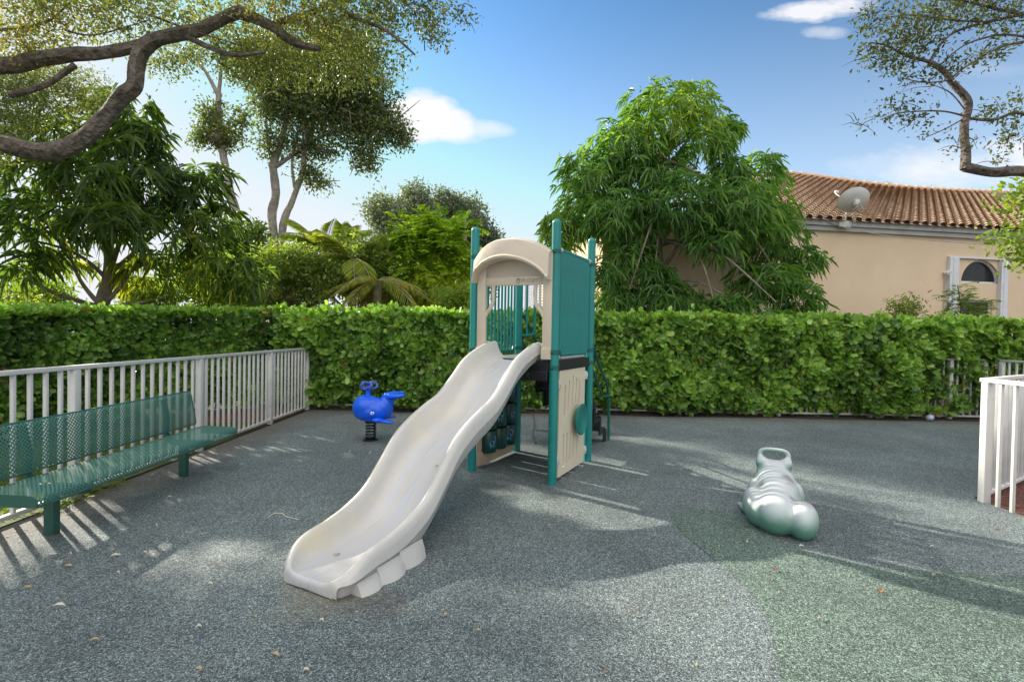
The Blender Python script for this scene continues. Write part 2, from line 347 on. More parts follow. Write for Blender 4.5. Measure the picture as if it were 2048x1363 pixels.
M['perfb'] = perforated('black_perforated_step', (.02, .02, .023), .034, .27)
M['perfg'] = perforated('green_perforated_sheet', (.07, .19, .15), .030, .29)
M['bgreen'] = mat('bench_green_coating', (.040, .13, .10), .42, .25, 6)
M['drum'] = mat('dark_green_drum', (.012, .075, .06), .35, .3, 5)
M['dino'] = mat('blue_print', (.10, .33, .66), .5, .3, 20)
M['cup'] = mat('teal_plastic', (.012, .20, .17), .35, .2, 4)
M['whale'] = mat('blue_plastic', (.008, .14, .86), .2, col2=(.006, .10, .76), scale=3, extra=stain_extra((.03, .17, .70), .55, .8, 6))
M['whalel'] = mat('pale_blue_plastic', (.10, .17, .66), .35, .35, 9)
M['eye'] = mat('white_eye', (.8, .8, .85), .4, .2, 8)
M['bolt'] = mat('pale_cap', (.62, .62, .60), .4, .2, 8)
M['spring'] = mat('black_spring', (.015, .015, .017), .45, .3, 12)
M['wall'] = mat('tan_stucco', (.74, .57, .39), .85, col2=(.68, .52, .35), scale=.9, bump=.35, bscale=45, extra=stain_extra((.58, .45, .32), .58, .9, 1.2))
M['fascia'] = mat('grey_fascia', (.42, .42, .39), .6, .2, 3)
M['glass'] = mat('dark_window_glass', (.03, .035, .035), .12, .4, 3, spec=.25)
M['shutter'] = mat('white_shutter', (.70, .70, .72), .5, .12, 4)
M['dish'] = mat('grey_dish', (.62, .60, .56), .45, .15, 4)
M['cable'] = mat('old_cable', (.45, .40, .33), .7, .3, 9)
def tile_extra(m, t, L, p, co, r):
    a = t.nodes.new('ShaderNodeAttribute'); a.attribute_name = 'tint'
    rr = t.nodes.new('ShaderNodeValToRGB'); e = rr.color_ramp.elements; e.new(.4); e.new(.75)
    for el, (pp, c) in zip(e, [(0, (.42, .26, .16)), (.35, (.68, .46, .30)), (.7, (.78, .58, .40)), (1, (.82, .68, .51))]): el.position = pp; el.color = (*c, 1)
    L.new(a.outputs['Fac'], rr.inputs[0])
    mx = t.nodes.new('ShaderNodeMix'); mx.data_type = 'RGBA'; mx.blend_type = 'MULTIPLY'; mx.inputs['Factor'].default_value = .4
    L.new(rr.outputs[0], mx.inputs['A']); L.new(r.outputs[0], mx.inputs['B']); L.new(mx.outputs['Result'], p.inputs['Base Color'])
M['tile'] = mat('terracotta_tile', (1, 1, 1), .8, col2=(.62, .58, .52), scale=5, bump=.3, bscale=50, extra=tile_extra)
M['bark'] = mat('grey_bark', (.20, .165, .13), .9, col2=(.07, .055, .045), scale=14, bump=1.0, bscale=22, bdist=.05)
M['barkl'] = mat('pale_bark', (.30, .24, .18), .9, col2=(.15, .12, .09), scale=6, bump=.6, bscale=20, bdist=.03)
M['barkg'] = mat('smooth_grey_bark', (.34, .30, .26), .85, col2=(.19, .165, .14), scale=7, bump=.6, bscale=20, bdist=.03)
M['twig'] = mat('twig', (.16, .12, .09), .9, .5, 10)
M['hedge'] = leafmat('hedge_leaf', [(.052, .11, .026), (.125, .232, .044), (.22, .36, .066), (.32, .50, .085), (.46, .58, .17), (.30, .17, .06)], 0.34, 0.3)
M['hedgetop'] = leafmat('hedge_top_leaf', [(.05, .14, .02), (.10, .24, .03), (.17, .34, .05)], .40, .4)
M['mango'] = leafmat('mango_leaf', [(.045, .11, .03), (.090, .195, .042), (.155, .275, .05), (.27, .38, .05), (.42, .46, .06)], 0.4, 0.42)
M['mangol'] = leafmat('mango_leaf_shaded', [(.030, .058, .020), (.058, .105, .028), (.105, .165, .034), (.23, .28, .04), (.44, .40, .05)], 0.45, 0.42)  # darker copy of the mango leaf, shade put into its colours
M['oak'] = leafmat('oak_leaf', [(.048, .060, .030), (.085, .105, .042), (.14, .165, .058), (.24, .24, .07), (.34, .22, .10)], 0.4, .5)
M['oakr'] = leafmat('oak_leaf_sparse', [(.04, .05, .035), (.07, .09, .045), (.13, .145, .06), (.23, .23, .07)], 0.3, .5)
M['tall'] = leafmat('tall_tree_leaf', [(.045, .062, .034), (.080, .105, .045), (.135, .165, .055), (.25, .28, .06)], 0.4, .5)
M['grey'] = leafmat('grey_green_leaf', [(.075, .10, .07), (.14, .175, .11), (.25, .28, .20), (.42, .43, .34)], 0.28, .5)
M['poin'] = leafmat('bright_feathery_leaf', [(.085, .16, .02), (.17, .28, .03), (.29, .39, .04), (.50, .50, .05)], 0.45, .5)
M['shrub'] = leafmat('shrub_leaf', [(.06, .10, .025), (.125, .18, .04), (.22, .28, .055), (.40, .40, .08)], 0.42, .5)
M['palm'] = leafmat('palm_leaf', [(.09, .14, .03), (.17, .23, .04), (.30, .34, .07), (.55, .40, .06)], 0.42, .45)
M['gold'] = leafmat('yellowing_leaf', [(.26, .27, .03), (.40, .34, .04), (.55, .40, .06)], .4, .5)
M['yleaf'] = leafmat('yellow_green_leaf', [(.11, .19, .03), (.20, .28, .04), (.33, .36, .07)], .4, .45)
M['crumb'] = leafmat('dry_crumbs', [(.16, .09, .05), (.32, .22, .12), (.52, .44, .30)], .1, .7)
M['grass'] = leafmat('grass_blade', [(.06, .11, .02), (.13, .19, .03), (.26, .27, .06)], .45, .5)
M['dryleaf'] = mat('dry_leaf_tan', (.50, .38, .22), .7, .4, 30)
M['dryorange'] = mat('dry_leaf_orange', (.50, .19, .06), .6, .4, 30)
M['drypale'] = mat('dry_leaf_pale', (.66, .60, .48), .7, .3, 30)

# ------------------------------------------------------------ leaf meshes
T_ROUND = [(0, 0, 0), (.40, .40, .05), (.84, .42, .06), (1.02, 0, 0), (.84, -.42, .06), (.40, -.40, .05)]
T_LONG = [(0, 0, 0), (.28, .5, .03), (.68, .40, .03), (1, 0, -.02), (.68, -.40, .03), (.28, -.5, .03)]
def norm(a): return a/np.maximum(np.linalg.norm(a, axis=-1, keepdims=True), 1e-9)
def leaves(name, P, D, N, Ln, Wd, m, parent=None, tint=None, T=T_LONG, droop=0.):
    P = np.asarray(P, float); n = len(P); D = norm(np.asarray(D, float)); N = np.asarray(N, float)
    Sd = norm(np.cross(D, N)); N = np.cross(Sd, D)
    Ln = np.broadcast_to(np.asarray(Ln, float), (n,)); Wd = np.broadcast_to(np.asarray(Wd, float), (n,)); dr = np.broadcast_to(np.asarray(droop, float), (n,))
    V = np.zeros((n, 6, 3))
    for k, (t, w, h) in enumerate(T):
        V[:, k] = P+D*(t*Ln)[:, None]+Sd*(w*Wd)[:, None]+N*(h*Ln)[:, None]; V[:, k, 2] -= dr*Ln*t*t
    me = bpy.data.meshes.new(name); me.vertices.add(n*6); me.vertices.foreach_set('co', V.ravel())
    base = (np.arange(n)*6)[:, None]; F = np.concatenate([base+[0, 1, 2, 3], base+[0, 3, 4, 5]], 1).reshape(-1, 4)
    me.loops.add(F.size); me.loops.foreach_set('vertex_index', F.ravel().astype(np.int32))
    me.polygons.add(len(F)); me.polygons.foreach_set('loop_start', (np.arange(len(F))*4).astype(np.int32))
    me.update(calc_edges=True)
    at_ = me.attributes.new('tint', 'FLOAT', 'FACE'); tt = rng.random(n) if tint is None else np.clip(tint, 0, 1)
    at_.data.foreach_set('value', np.repeat(tt, 2).astype(np.float32))
    me.materials.append(m); o = bpy.data.objects.new(name, me); COL.objects.link(o)
    if parent: o.parent = parent
    return o
def rdir(n):
    return norm(rng.normal(size=(n, 3)))
def whorls(C, A, k, Ln, spread, jit=.3, size_j=.25):
    """k leaves round each twig end C pointing along axis A; returns P, D, N, L"""
    n = len(C); A = norm(A); h = rdir(n); U = norm(np.cross(A, h)); Vv = np.cross(A, U)
    ang = (np.arange(k)[None, :]*2.4+rng.random((n, 1))*6.28)
    rad = U[:, None]*np.cos(ang)[..., None]+Vv[:, None]*np.sin(ang)[..., None]
    sp = spread*(1+jit*rng.normal(size=(n, k, 1)))
    D = norm(A[:, None]*1.0+rad*sp); N = norm(A[:, None]-D*(A[:, None]*D).sum(-1, keepdims=True)+.001)
    P = C[:, None]+A[:, None]*(-.55*Ln*rng.random((n, k, 1)))
    L_ = Ln*(1+size_j*rng.normal(size=(n, k))).clip(.5, 1.6)
    return P.reshape(-1, 3), D.reshape(-1, 3), N.reshape(-1, 3), L_.ravel()
def clump_pts(cs, n, shell=.35, squash=1.):
    """points in a set of ellipsoids (x,y,z,rx,ry,rz): mostly near the outer shell"""
    cs = np.array(cs, float); w = (cs[:, 3]*cs[:, 5]); idx = rng.choice(len(cs), n, p=w/w.sum())
    d = rdir(n); r = 1-shell*rng.random(n)**1.2*1.6; r = np.where(shell > .6, rng.random(n)**.5, np.clip(r, .05, 1))*(1+.10*rng.normal(size=n))
    P = cs[idx, :3]+d*cs[idx, 3:6]*r[:, None]
    return P, norm(d/cs[idx, 3:6]*cs[idx, 3:4]), idx
def tree_limbs(mb, base, tips, r0, mid=.45, r1=.02, bump=.15):
    for tp in tips:
        base_ = np.array(base, float); tp = np.array(tp, float); m_ = base_*(1-mid)+tp*mid; m_[2] += .12*np.linalg.norm(tp-base_); m_[:2] += rng.normal(size=2)*.08*np.linalg.norm(tp-base_)
        pts = smooth_path([base_, m_, tp], 6); k = len(pts)
        mb.tube(pts, [r0*(1-i/(k-1))+r1*(i/(k-1)) for i in range(k)], 7, bump=bump)
def jclumps(base, n, sc, r, seed):
    g = np.random.default_rng(seed); return [tuple(np.array(base)+g.normal(size=3)*sc)+tuple([x*(.7+.6*g.random()) for x in r]) for _ in range(n)]

# ============================================================ SETTING: ground sheets
def sheet(name, poly, z, m, kind='structure', sub=0):
    mb = MB(); mb.add([(x, y, z) for x, y in poly], [tuple(range(len(poly)))]); o = mb.obj(name, m); struct(o, kind); return o
sheet('ground', [(-400, -60), (400, -60), (400, 700), (-400, 700)], -.03, M['soil'])
sheet('lawn', [(-9, -4), (-3.74, -4), (-3.80, 9.2), (-5.0, 9.0), (-6.1, 7.6), (-9, 7)], -.012, M['lawn'])
front = [(-3.72, 9.22)]+[(x, 9.18+.05*math.sin(x*1.7)+.04*math.sin(x*4.1)) for x in np.arange(-3, 9.2, .5)]
sheet('rubber_surface', [(-3.72, -4)]+front+[(9.3, 9.1), (9.3, 7.7), (4.43, 4.74), (4.36, -4)], 0, M['rubber'])
gp = [(1340, 1030), (1362, 1062), (1400, 1095), (1450, 1137), (1500, 1185), (1532, 1235), (1548, 1290), (1556, 1340), (1562, 1363)]
gb = [tuple(gnd(x, y)[:2]) for x, y in gp]
tp_ = [(2048, 1150), (1960, 1148), (1880, 1140), (1800, 1138), (1720, 1128), (1650, 1112), (1560, 1085), (1500, 1050), (1440, 1022), (1380, 1018)]
gt = [tuple(gnd(x, y)[:2]) for x, y in tp_]
gpoly = smooth_path([np.array([*p, 0]) for p in gb], 4)
gpoly2 = smooth_path([np.array([*p, 0]) for p in gt], 4)
pts = [(p[0], p[1]) for p in gpoly]+[(.9, 1.2), (.7, -3.9), (4.38, -3.9), (4.38, 3.1)]+[(p[0], p[1]) for p in gpoly2 if p[0] < 4.36]
sheet('rubber_surface_green', pts, .004, M['rubberg'])
sheet('mulch_bed', [(-3.6, 9.1), (12, 9.0), (12, 10.6), (-6.5, 10.6), (-7.5, 8.2), (-7.2, 4), (-6.0, 4), (-5.95, 6.8), (-5.2, 8.3), (-4.3, 9.0)], -.006, M['dmulch'])
sheet('red_mulch_bed', [(4.36, -4), (9.5, -4), (9.5, 7.6), (4.41, 4.72)], -.004, M['mulch'])
sheet('red_mulch_strip', [(-3.82, 6.9), (-3.82, 9.1), (-4.5, 9.05), (-5.3, 8.2), (-5.7, 7.0), (-4.7, 6.6)], -.003, M['mulch'])
# grass
n = 26000; P = np.column_stack([rng.uniform(-6.3, -3.86, n), rng.uniform(1.0, 8.0, n), np.full(n, -.01)])
P = P[(P[:, 0] > -3.9-(8.6-P[:, 1])*.9)]; n = len(P)
D = np.column_stack([rng.normal(0, .5, n), rng.normal(0, .5, n), np.ones(n)])
g_ = leaves('grass', P, D, rdir(n), rng.uniform(.04, .10, n), .008, M['grass'], droop=.25); struct(g_, 'stuff')

# ============================================================ FENCES
def fence(pts_start, pts_end, label, posts, nb_gap=.133, group=None, first=None, botrail=True, railw=.05):
    a = np.array(pts_start, float); b = np.array(pts_end, float); L = np.linalg.norm(b-a); ang = math.atan2(b[1]-a[1], b[0]-a[0])
    t = thing('metal_fence', label, 'fence', (a[0], a[1], 0), ang, group)
    mb = MB(); mb.box((-.03, -railw/2, 1.112), (L+.03, railw/2, 1.15), bev=.005); mb.obj('top_rail', M['white'], t, True)
    if botrail: mb = MB(); mb.box((0, -.019, .035), (L, .019, .07), bev=.004); mb.obj('bottom_rail', M['white'], t, True)
    pm = None
    for x in posts:
        mb = MB()
        if pm is None: mb.box((-.033, -.033, -.01), (.033, .033, 1.11), bev=.004); pm = mb.obj('post', M['white'], t, True); pm.location = (x, 0, 0)
        else: c = pm.copy(); COL.objects.link(c); c.parent = t; c.location = (x, 0, 0)
    xs = []; allp = sorted(posts+([first] if first is not None else []))
    for p0, p1 in zip(allp[:-1], allp[1:]):
        k = max(1, round((p1-p0)/nb_gap)); xs += [p0+(p1-p0)*i/k for i in range(1, k)]
    bm_ = None
    for x in xs:
        if bm_ is None: mb = MB(); mb.box((-.0125, -.0145, .06 if botrail else -.01), (.0125, .0145, 1.118), bev=.002); bm_ = mb.obj('baluster', M['white'], t, True); bm_.location = (x, 0, 0)
        else: c = bm_.copy(); COL.objects.link(c); c.parent = t; c.location = (x, random.uniform(-.001, .001), 0)
    return t
fence((-3.74, 1.05), (-3.80, 9.35), 'long white metal fence with thin balusters behind the green bench', [0.05, 1.65, 3.25, 5.0, 6.8, 8.25])
fence((-3.78, 9.60), (9.05, 9.52), 'white metal fence almost swallowed by the leaves of the back hedge', [1.9+1.75*i for i in range(0, 6)]+[12.15, 12.8])
fence((4.42, 4.66), (4.34, .6), 'near white fence at right running towards the viewer beside the red mulch', [0.03, 1.78, 3.5, 4.0], botrail=False)
fence((4.49, 4.70), (9.0, 7.45), 'white fence running back from the corner post along the red mulch', [1.7, 3.4, 5.2], first=0.)
fence((9.08, 9.25), (9.12, 7.5), 'short white fence at far right joining the hedge fence', [0.0, 1.72])

# ============================================================ HEDGES
def hedge_tint(a):
    a = np.clip(a, 0, 1)*.8; a[rng.random(len(a)) < .012] = 1.; return a
def hedge_main():
    t = thing('hedge', 'long clipped hedge of rounded glossy leaves along the back of the playground', 'hedge', (2.5, 9.9, 0))
    def fy(x, z):
        y = 9.26+.10*np.sin(x*1.3+z*2)+.07*np.sin(x*3.7-z*4.1)+.05*np.sin(x*7.9+z*6)
        y = y+.24*np.exp(-((z-.0)/.12)**2)
        y = y+.22*np.exp(-((x+1.62)/.20)**2-((z-.80)/.25)**2)+.22*np.exp(-((x+1.1)/.28)**2-((z-1.05)/.13)**2)
        y = y+.20/(1+np.exp(-(x-7.8)*5))*(1/(1+np.exp((z-1.2)*9)))
        y = y+.08*np.exp(-((z-.35)/.3)**2)*np.clip(np.sin(x*2.1+1)*1.2, 0, 1)
        return y
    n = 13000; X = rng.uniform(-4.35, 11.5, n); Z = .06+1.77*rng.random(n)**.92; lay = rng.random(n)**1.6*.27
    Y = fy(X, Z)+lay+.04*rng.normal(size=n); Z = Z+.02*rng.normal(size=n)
    hole = (rng.random(n) < .6) & (Z < .15); ex = ((X > 7.5) & (Z < 1.12) & (rng.random(n) < .68)) | ((((X+1.62)/.22)**2+((Z-.80)/.28)**2 < 1) & (rng.random(n) < .8)) | ((((X+1.15)/.30)**2+((Z-1.05)/.12)**2 < 1) & (rng.random(n) < .8)); keep = ~(hole | ex); X, Y, Z, lay = X[keep], Y[keep], Z[keep], lay[keep]; n = len(X)
    C = np.column_stack([X, Y, Z]); A = np.column_stack([rng.normal(0, .45, n), -np.ones(n), rng.normal(.35, .45, n)])
    P, D, N, L = whorls(C, A, 6, .104, 1.4, size_j=.34)
    q = np.repeat(np.array([mnoise.noise(Vector((c[0]*1.1, c[1], c[2]*1.6)))+.5*mnoise.noise(Vector((c[0]*4, 3, c[2]*4))) for c in C]), 6)
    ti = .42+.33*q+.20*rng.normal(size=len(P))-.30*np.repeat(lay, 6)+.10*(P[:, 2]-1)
    # top
    n2 = 3600; X = rng.uniform(-4.4, 11.5, n2); Y = 9.32+1.15*rng.random(n2)**1.3; Z = 1.81+.04*np.sin(X*2.3)+.04*np.sin(X*6.1+Y*5)+.03*rng.normal(size=n2)
    up = rng.random(n2) < .05; Z = Z+up*rng.uniform(.03, .13, n2)
    C2 = np.column_stack([X, Y, Z]); A2 = np.column_stack([rng.normal(0, .4, n2), rng.normal(-.25, .4, n2), np.ones(n2)])
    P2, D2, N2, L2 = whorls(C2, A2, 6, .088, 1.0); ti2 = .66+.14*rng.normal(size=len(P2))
    # inner filling
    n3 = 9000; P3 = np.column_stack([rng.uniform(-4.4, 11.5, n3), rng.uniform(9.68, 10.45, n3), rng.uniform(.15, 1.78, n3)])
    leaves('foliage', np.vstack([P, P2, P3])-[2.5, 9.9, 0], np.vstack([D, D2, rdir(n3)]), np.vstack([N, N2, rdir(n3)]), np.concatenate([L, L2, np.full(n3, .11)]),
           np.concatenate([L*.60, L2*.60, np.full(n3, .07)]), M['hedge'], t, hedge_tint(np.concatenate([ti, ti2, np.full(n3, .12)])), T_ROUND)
    mb = MB()
    for x in np.arange(-4.2, 11.4, .16):
        x += random.uniform(-.05, .05); y = 9.72+random.uniform(-.1, .15)
        mb.tube([(x, y, -.02), (x+random.uniform(-.08, .08), y-.06, .35), (x+random.uniform(-.2, .2), y-random.uniform(.1, .3), .8), (x+random.uniform(-.3, .3), y-.1, 1.5)], [.014, .011, .008, .004], 5)
    mb.obj('stems', M['twig'], t, True, loc=(-2.5, -9.9, 0))
hedge_main()
def hedge_left():
    t = thing('hedge', 'shaded left hedge behind the white fence and bench', 'hedge', (-6.5, 7, 0))
    path = smooth_path([(-4.35, 9.5, 0), (-5.2, 8.95, 0), (-6.0, 8.0, 0), (-6.35, 6.6, 0), (-6.5, 5.0, 0), (-6.55, 2.5, 0)], 12)
    path = np.array(path); seg = np.linalg.norm(np.diff(path, axis=0), axis=1); cs = np.concatenate([[0], np.cumsum(seg)])
    def onp(s):
        x = np.interp(s, cs, path[:, 0]); y = np.interp(s, cs, path[:, 1]); dx = np.gradient(path[:, 0], cs); dy = np.gradient(path[:, 1], cs)
        tx = np.interp(s, cs, dx); ty = np.interp(s, cs, dy); nrm = np.sqrt(tx**2+ty**2); return x, y, -ty/nrm, tx/nrm   # normal toward the playground
    n = 6500; s = rng.uniform(0, cs[-1], n); x, y, nx, ny = onp(s); z = .10+1.68*rng.random(n)**.9; lay = rng.random(n)**1.5*.35-.08*np.sin(s*3+z*4)
    top = 1.82-.045*s.clip(0, 5)
    z = z*top/1.80
    C = np.column_stack([x-nx*lay, y-ny*lay, z]); A = np.column_stack([nx+rng.normal(0, .4, n), ny+rng.normal(0, .4, n), rng.normal(.35, .4, n)])
    P, D, N, L = whorls(C, A, 6, .098, 1.5)
    q = np.repeat(np.array([mnoise.noise(Vector((c[0]*1.1, c[1], c[2]*1.6))) for c in C]), 6)
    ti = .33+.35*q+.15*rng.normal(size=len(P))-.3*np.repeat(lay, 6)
    n2 = 2200; s = rng.uniform(0, cs[-1], n2); x, y, nx, ny = onp(s); b = rng.random(n2)**1.2*1.1; z = 1.80-.045*s.clip(0, 5)+.04*rng.normal(size=n2)
    C2 = np.column_stack([x-nx*b, y-ny*b, z]); A2 = np.column_stack([rng.normal(0, .4, n2)+nx*.3, rng.normal(0, .4, n2)+ny*.3, np.ones(n2)])
    P2, D2, N2, L2 = whorls(C2, A2, 6, .095, 1.0)
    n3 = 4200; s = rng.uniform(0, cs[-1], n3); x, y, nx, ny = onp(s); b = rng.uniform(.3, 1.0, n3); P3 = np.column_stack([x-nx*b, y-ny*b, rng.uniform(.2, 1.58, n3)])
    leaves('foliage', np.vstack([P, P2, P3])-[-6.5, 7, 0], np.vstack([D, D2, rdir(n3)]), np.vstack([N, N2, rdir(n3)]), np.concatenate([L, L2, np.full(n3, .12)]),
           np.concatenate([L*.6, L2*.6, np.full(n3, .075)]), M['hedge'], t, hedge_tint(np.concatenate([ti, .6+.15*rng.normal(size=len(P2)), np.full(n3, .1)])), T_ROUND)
    mb = MB()
    for s_ in np.arange(0, cs[-1], .17):
        x, y, nx, ny = onp(np.array([s_])); x = x[0]-nx[0]*.4; y = y[0]-ny[0]*.4
        mb.tube([(x, y, -.02), (x+random.uniform(-.1, .1), y+random.uniform(-.1, .1), .5), (x+random.uniform(-.2, .2), y+random.uniform(-.2, .2), 1.4)], [.015, .01, .005], 5)
    mb.obj('stems', M['twig'], t, True, loc=(6.5, -7, 0))
hedge_left()

# ============================================================ TREES
def mango_tree(label, base, trunk, clumps, tips, nwh, k, Ln, m, tr=.12, yellow=None, gap=.35, dark=None, extra_tips=True):
    base = np.array(base, float); t = thing('mango_tree', label, 'tree', tuple(base))
    mb = MB(); tp = smooth_path(trunk, 5); kk = len(tp); mb.tube(tp, [tr*(1-.5*i/(kk-1)) for i in range(kk)], 10, bump=.15)
    for bs, tp2, r in tips:
        pth = smooth_path([bs]+tp2, 5); q = len(pth); mb.tube(pth, [r*(1-.75*i/(q-1)) for i in range(q)], 7, bump=.12)
    top = np.array(trunk[-1], float)
    if extra_tips:
        for c in clumps:
            c_ = np.array(c[:3]); tree_limbs(mb, tp[int(len(tp)*random.uniform(.45, .95))], [c_+rng.normal(size=3)*.2*c[3]], .045, r1=.01)
    mb.obj('trunk', M['barkl'], t, True, loc=tuple(-base))
    C, A, idx = clump_pts(clumps, nwh, gap)
    A = A*np.array([1, 1, .6])+np.array([0, 0, .35])+.25*rng.normal(size=A.shape)
    P, D, N, L = whorls(C, A, k, Ln, 1.7, jit=.45, size_j=.4)
    D = norm(D+np.array([0, 0, -.35]))
    zz = (P[:, 2]-P[:, 2].min())/(np.ptp(P[:, 2])+1e-6)
    q = np.repeat(np.array([mnoise.noise(Vector(c*.9)) for c in C]), k)
    ti = .30+.28*q+.13*rng.normal(size=len(P))
    if yellow is not None:
        for (yc, yr, amt) in yellow: ti += amt*np.exp(-(np.linalg.norm((P-np.array(yc)), axis=1)/yr)**2)
    leaves('crown', P-base, D, N, L, L*.15, m, t, ti, T_LONG, droop=.35+.5*rng.random(len(P)))
    return t
def C_(px, py, Y, rpx, rpy=None, ry=None):
    c = at(px, py, Y); s = Y/1000; rpy = rpy or rpx; return (*c, rpx*s, (ry if ry else (rpx+rpy)/2*s), rpy*s)
# mango on the right, behind the hedge
Y = 11.8
cl = [C_(1320, 225, Y, 95, 62), C_(1245, 290, Y, 85, 55), C_(1400, 270, Y, 85, 60), C_(1180, 350, Y, 75, 55), C_(1290, 350, Y, 95, 60), C_(1160, 430, Y, 65, 55), C_(1240, 430, Y-.5, 90, 60),
      C_(1120, 460, Y, 45, 45), C_(1360, 400, Y-.8, 95, 60), C_(1450, 350, Y, 60, 40), C_(1520, 350, Y+.2, 60, 50), C_(1480, 420, Y-.8, 95, 65), C_(1540, 470, Y, 60, 70), C_(1430, 480, Y-1.0, 65, 38),
      C_(1215, 550, Y-.7, 50, 40), C_(1270, 510, Y-.6, 55, 36), C_(1330, 590, Y-.8, 95, 36), C_(1240, 595, Y-.9, 50, 26), C_(1310, 540, Y-.9, 45, 22), C_(1440, 610, Y-1.4, 75, 28), C_(1530, 560, Y-.8, 80, 38), C_(1600, 520, Y-.4, 55, 28), C_(1600, 590, Y-1.0, 50, 38),
      C_(1540, 640, Y-2.1, 70, 30), C_(1390, 200, Y, 45, 35), C_(1460, 255, Y, 38, 22)]
tb = at(1318, 700, Y); tb[2] = 0
mango_tree('large green mango tree behind the hedge, in front of the tan house', (tb[0], tb[1], 0), [tb, at(1318, 560, Y), at(1316, 480, Y), at(1322, 400, Y), at(1320, 300, Y)], cl,
           [(at(1316, 540, Y), [at(1270, 510, Y-.3), at(1235, 495, Y-.5)], .05), (at(1318, 550, Y), [at(1370, 470, Y-.4), at(1400, 430, Y-.6)], .06), (at(1318, 580, Y), [at(1380, 560, Y-.6), at(1450, 590, Y-1.2)], .05)],
           3100, 8, .20, M['mango'], .14, yellow=[(at(1340, 210, Y), 1.1, .38), (at(1400, 240, Y), .7, .25), (at(1430, 500, Y), .7, .25)])
# mango on the left
Y = 9.2
cl = [C_(235, 215, Y, 80, 45), C_(290, 270, Y, 60, 40), C_(425, 345, Y+.3, 45, 30), C_(120, 260, Y, 100, 45), C_(260, 300, Y, 90, 60), C_(60, 330, Y-.8, 80, 70), C_(170, 360, Y-.8, 110, 70), C_(300, 370, Y, 100, 70), C_(390, 370, Y+.3, 60, 55), C_(430, 440, Y+.4, 50, 50),
      C_(60, 450, Y-1.0, 90, 70), C_(200, 440, Y-1, 100, 50), C_(330, 460, Y, 110, 70), C_(430, 520, Y+.3, 70, 60), C_(40, 530, Y-1, 70, 35), C_(300, 540, Y+.4, 80, 40), C_(130, 520, Y, 60, 30), C_(490, 540, Y+.6, 60, 60)]
tb = at(205, 700, Y); tb[2] = 0; tj = at(205, 615, Y)
mango_tree('dark spreading mango tree behind the left hedge, with low forking limbs', (tb[0], tb[1], 0), [tb, tj, at(217, 560, Y), at(218, 500, Y), at(205, 420, Y)], cl,
           [(tj, [at(120, 590, Y-.3), at(60, 560, Y-.5), at(35, 540, Y-.6)], .05), (tj, [at(160, 560, Y), at(130, 480, Y-.3)], .05), (tj, [at(250, 560, Y), at(280, 510, Y), at(300, 460, Y)], .045), (tj, [at(280, 605, Y), at(340, 590, Y+.2)], .04)],
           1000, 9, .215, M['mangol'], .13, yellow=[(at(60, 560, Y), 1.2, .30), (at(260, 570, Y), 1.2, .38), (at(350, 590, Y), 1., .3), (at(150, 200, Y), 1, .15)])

def leafy(t, base, clumps, nl, Ln, Wd, m, ti0=.4, gap=.55, droopy=.1, name='crown', tw=5, asp=1., yellow=None):
    C, A, idx = clump_pts(clumps, nl//tw, gap)
    n = len(C); k = tw; P = np.repeat(C, k, 0)+rng.normal(size=(n*k, 3))*Ln*1.1
    D = norm(np.repeat(A, k, 0)*.6+rdir(n*k)+[0, 0, -droopy]); q = np.repeat(np.array([mnoise.noise(Vector(c*.8)) for c in C]), k)
    lf = Ln*(1+.25*rng.normal(size=n*k)).clip(.5, 1.7)
    ti = ti0+.33*q+.15*rng.normal(size=n*k)
    if yellow:
        for (yc, yr, amt) in yellow: ti += amt*np.exp(-(np.linalg.norm((P-np.array(yc)), axis=1)/yr)**2)
    return leaves(name, P-np.array(base), D, rdir(n*k), lf, lf*Wd, m, t, ti)

# overhanging oak, top left: limbs come in from a trunk outside the frame
Y = 5.6; ob = np.array([-9.0, 5.6, 0]); t = thing('oak_tree', 'overhanging oak with thick bent grey limbs crossing the top left sky', 'tree', tuple(ob))
mb = MB()
mb.tube(smooth_path([ob, ob+[.1, 0, 1.5], ob+[.3, 0, 2.8], ob+[.6, 0, 3.8]], 5), [.32, .29, .27, .25, .25, .25, .24, .24, .24, .23, .22, .22, .21, .2, .2, .2], 14, bump=.12)
def limb(pts, r0, r1, n=10, yv=None):
    p = smooth_path([p if len(p) == 3 and not isinstance(p, tuple) else at(p[0], p[1], p[2]) for p in pts], 6); k = len(p)
    mb.tube(p, [r0*(1-i/(k-1))+r1*(i/(k-1)) for i in range(k)], n, bump=.25)
limb([ob+[.6, 0, 3.3], at(-200, 250, Y), (0, 288, Y), (60, 300, Y), (100, 304, Y), (160, 282, Y), (205, 240, Y), (240, 196, Y), (268, 172, Y), (272, 130, Y), (286, 98, Y), (325, 76, Y), (400, 60, Y), (450, 36, Y), (478, 24, Y)], .104, .066)
limb([(478, 24, Y), (540, 52, Y), (590, 85, Y), (640, 98, Y)], .075, .03)
limb([ob+[.6, 0, 3.7], at(-200, 140, Y), (0, 132, Y), (110, 112, Y), (220, 104, Y), (300, 86, Y)], .108, .055)
limb([(370, 72, Y), (420, 95, Y), (470, 110, Y), (530, 104, Y)], .035, .018)
limb([(20, 190, Y), (90, 170, Y), (150, 130, Y)], .035, .03)
limb([(300, 30, Y+.2), (380, 60, Y), (480, 90, Y-.2)], .015, .006)
limb([(640, -20, Y), (700, 30, Y), (770, 60, Y), (830, 110, Y)], .03, .01)
limb([(540, 52, Y), (640, 20, Y+.3), (760, -20, Y+.4)], .04, .02)
limb([(0, 60, Y), (90, 45, Y), (140, 5, Y)], .018, .008)
limb([(130, 60, Y), (190, 70, Y), (300, 40, Y)], .012, .006)
mb.obj('trunk', M['bark'], t, True, loc=tuple(-ob))
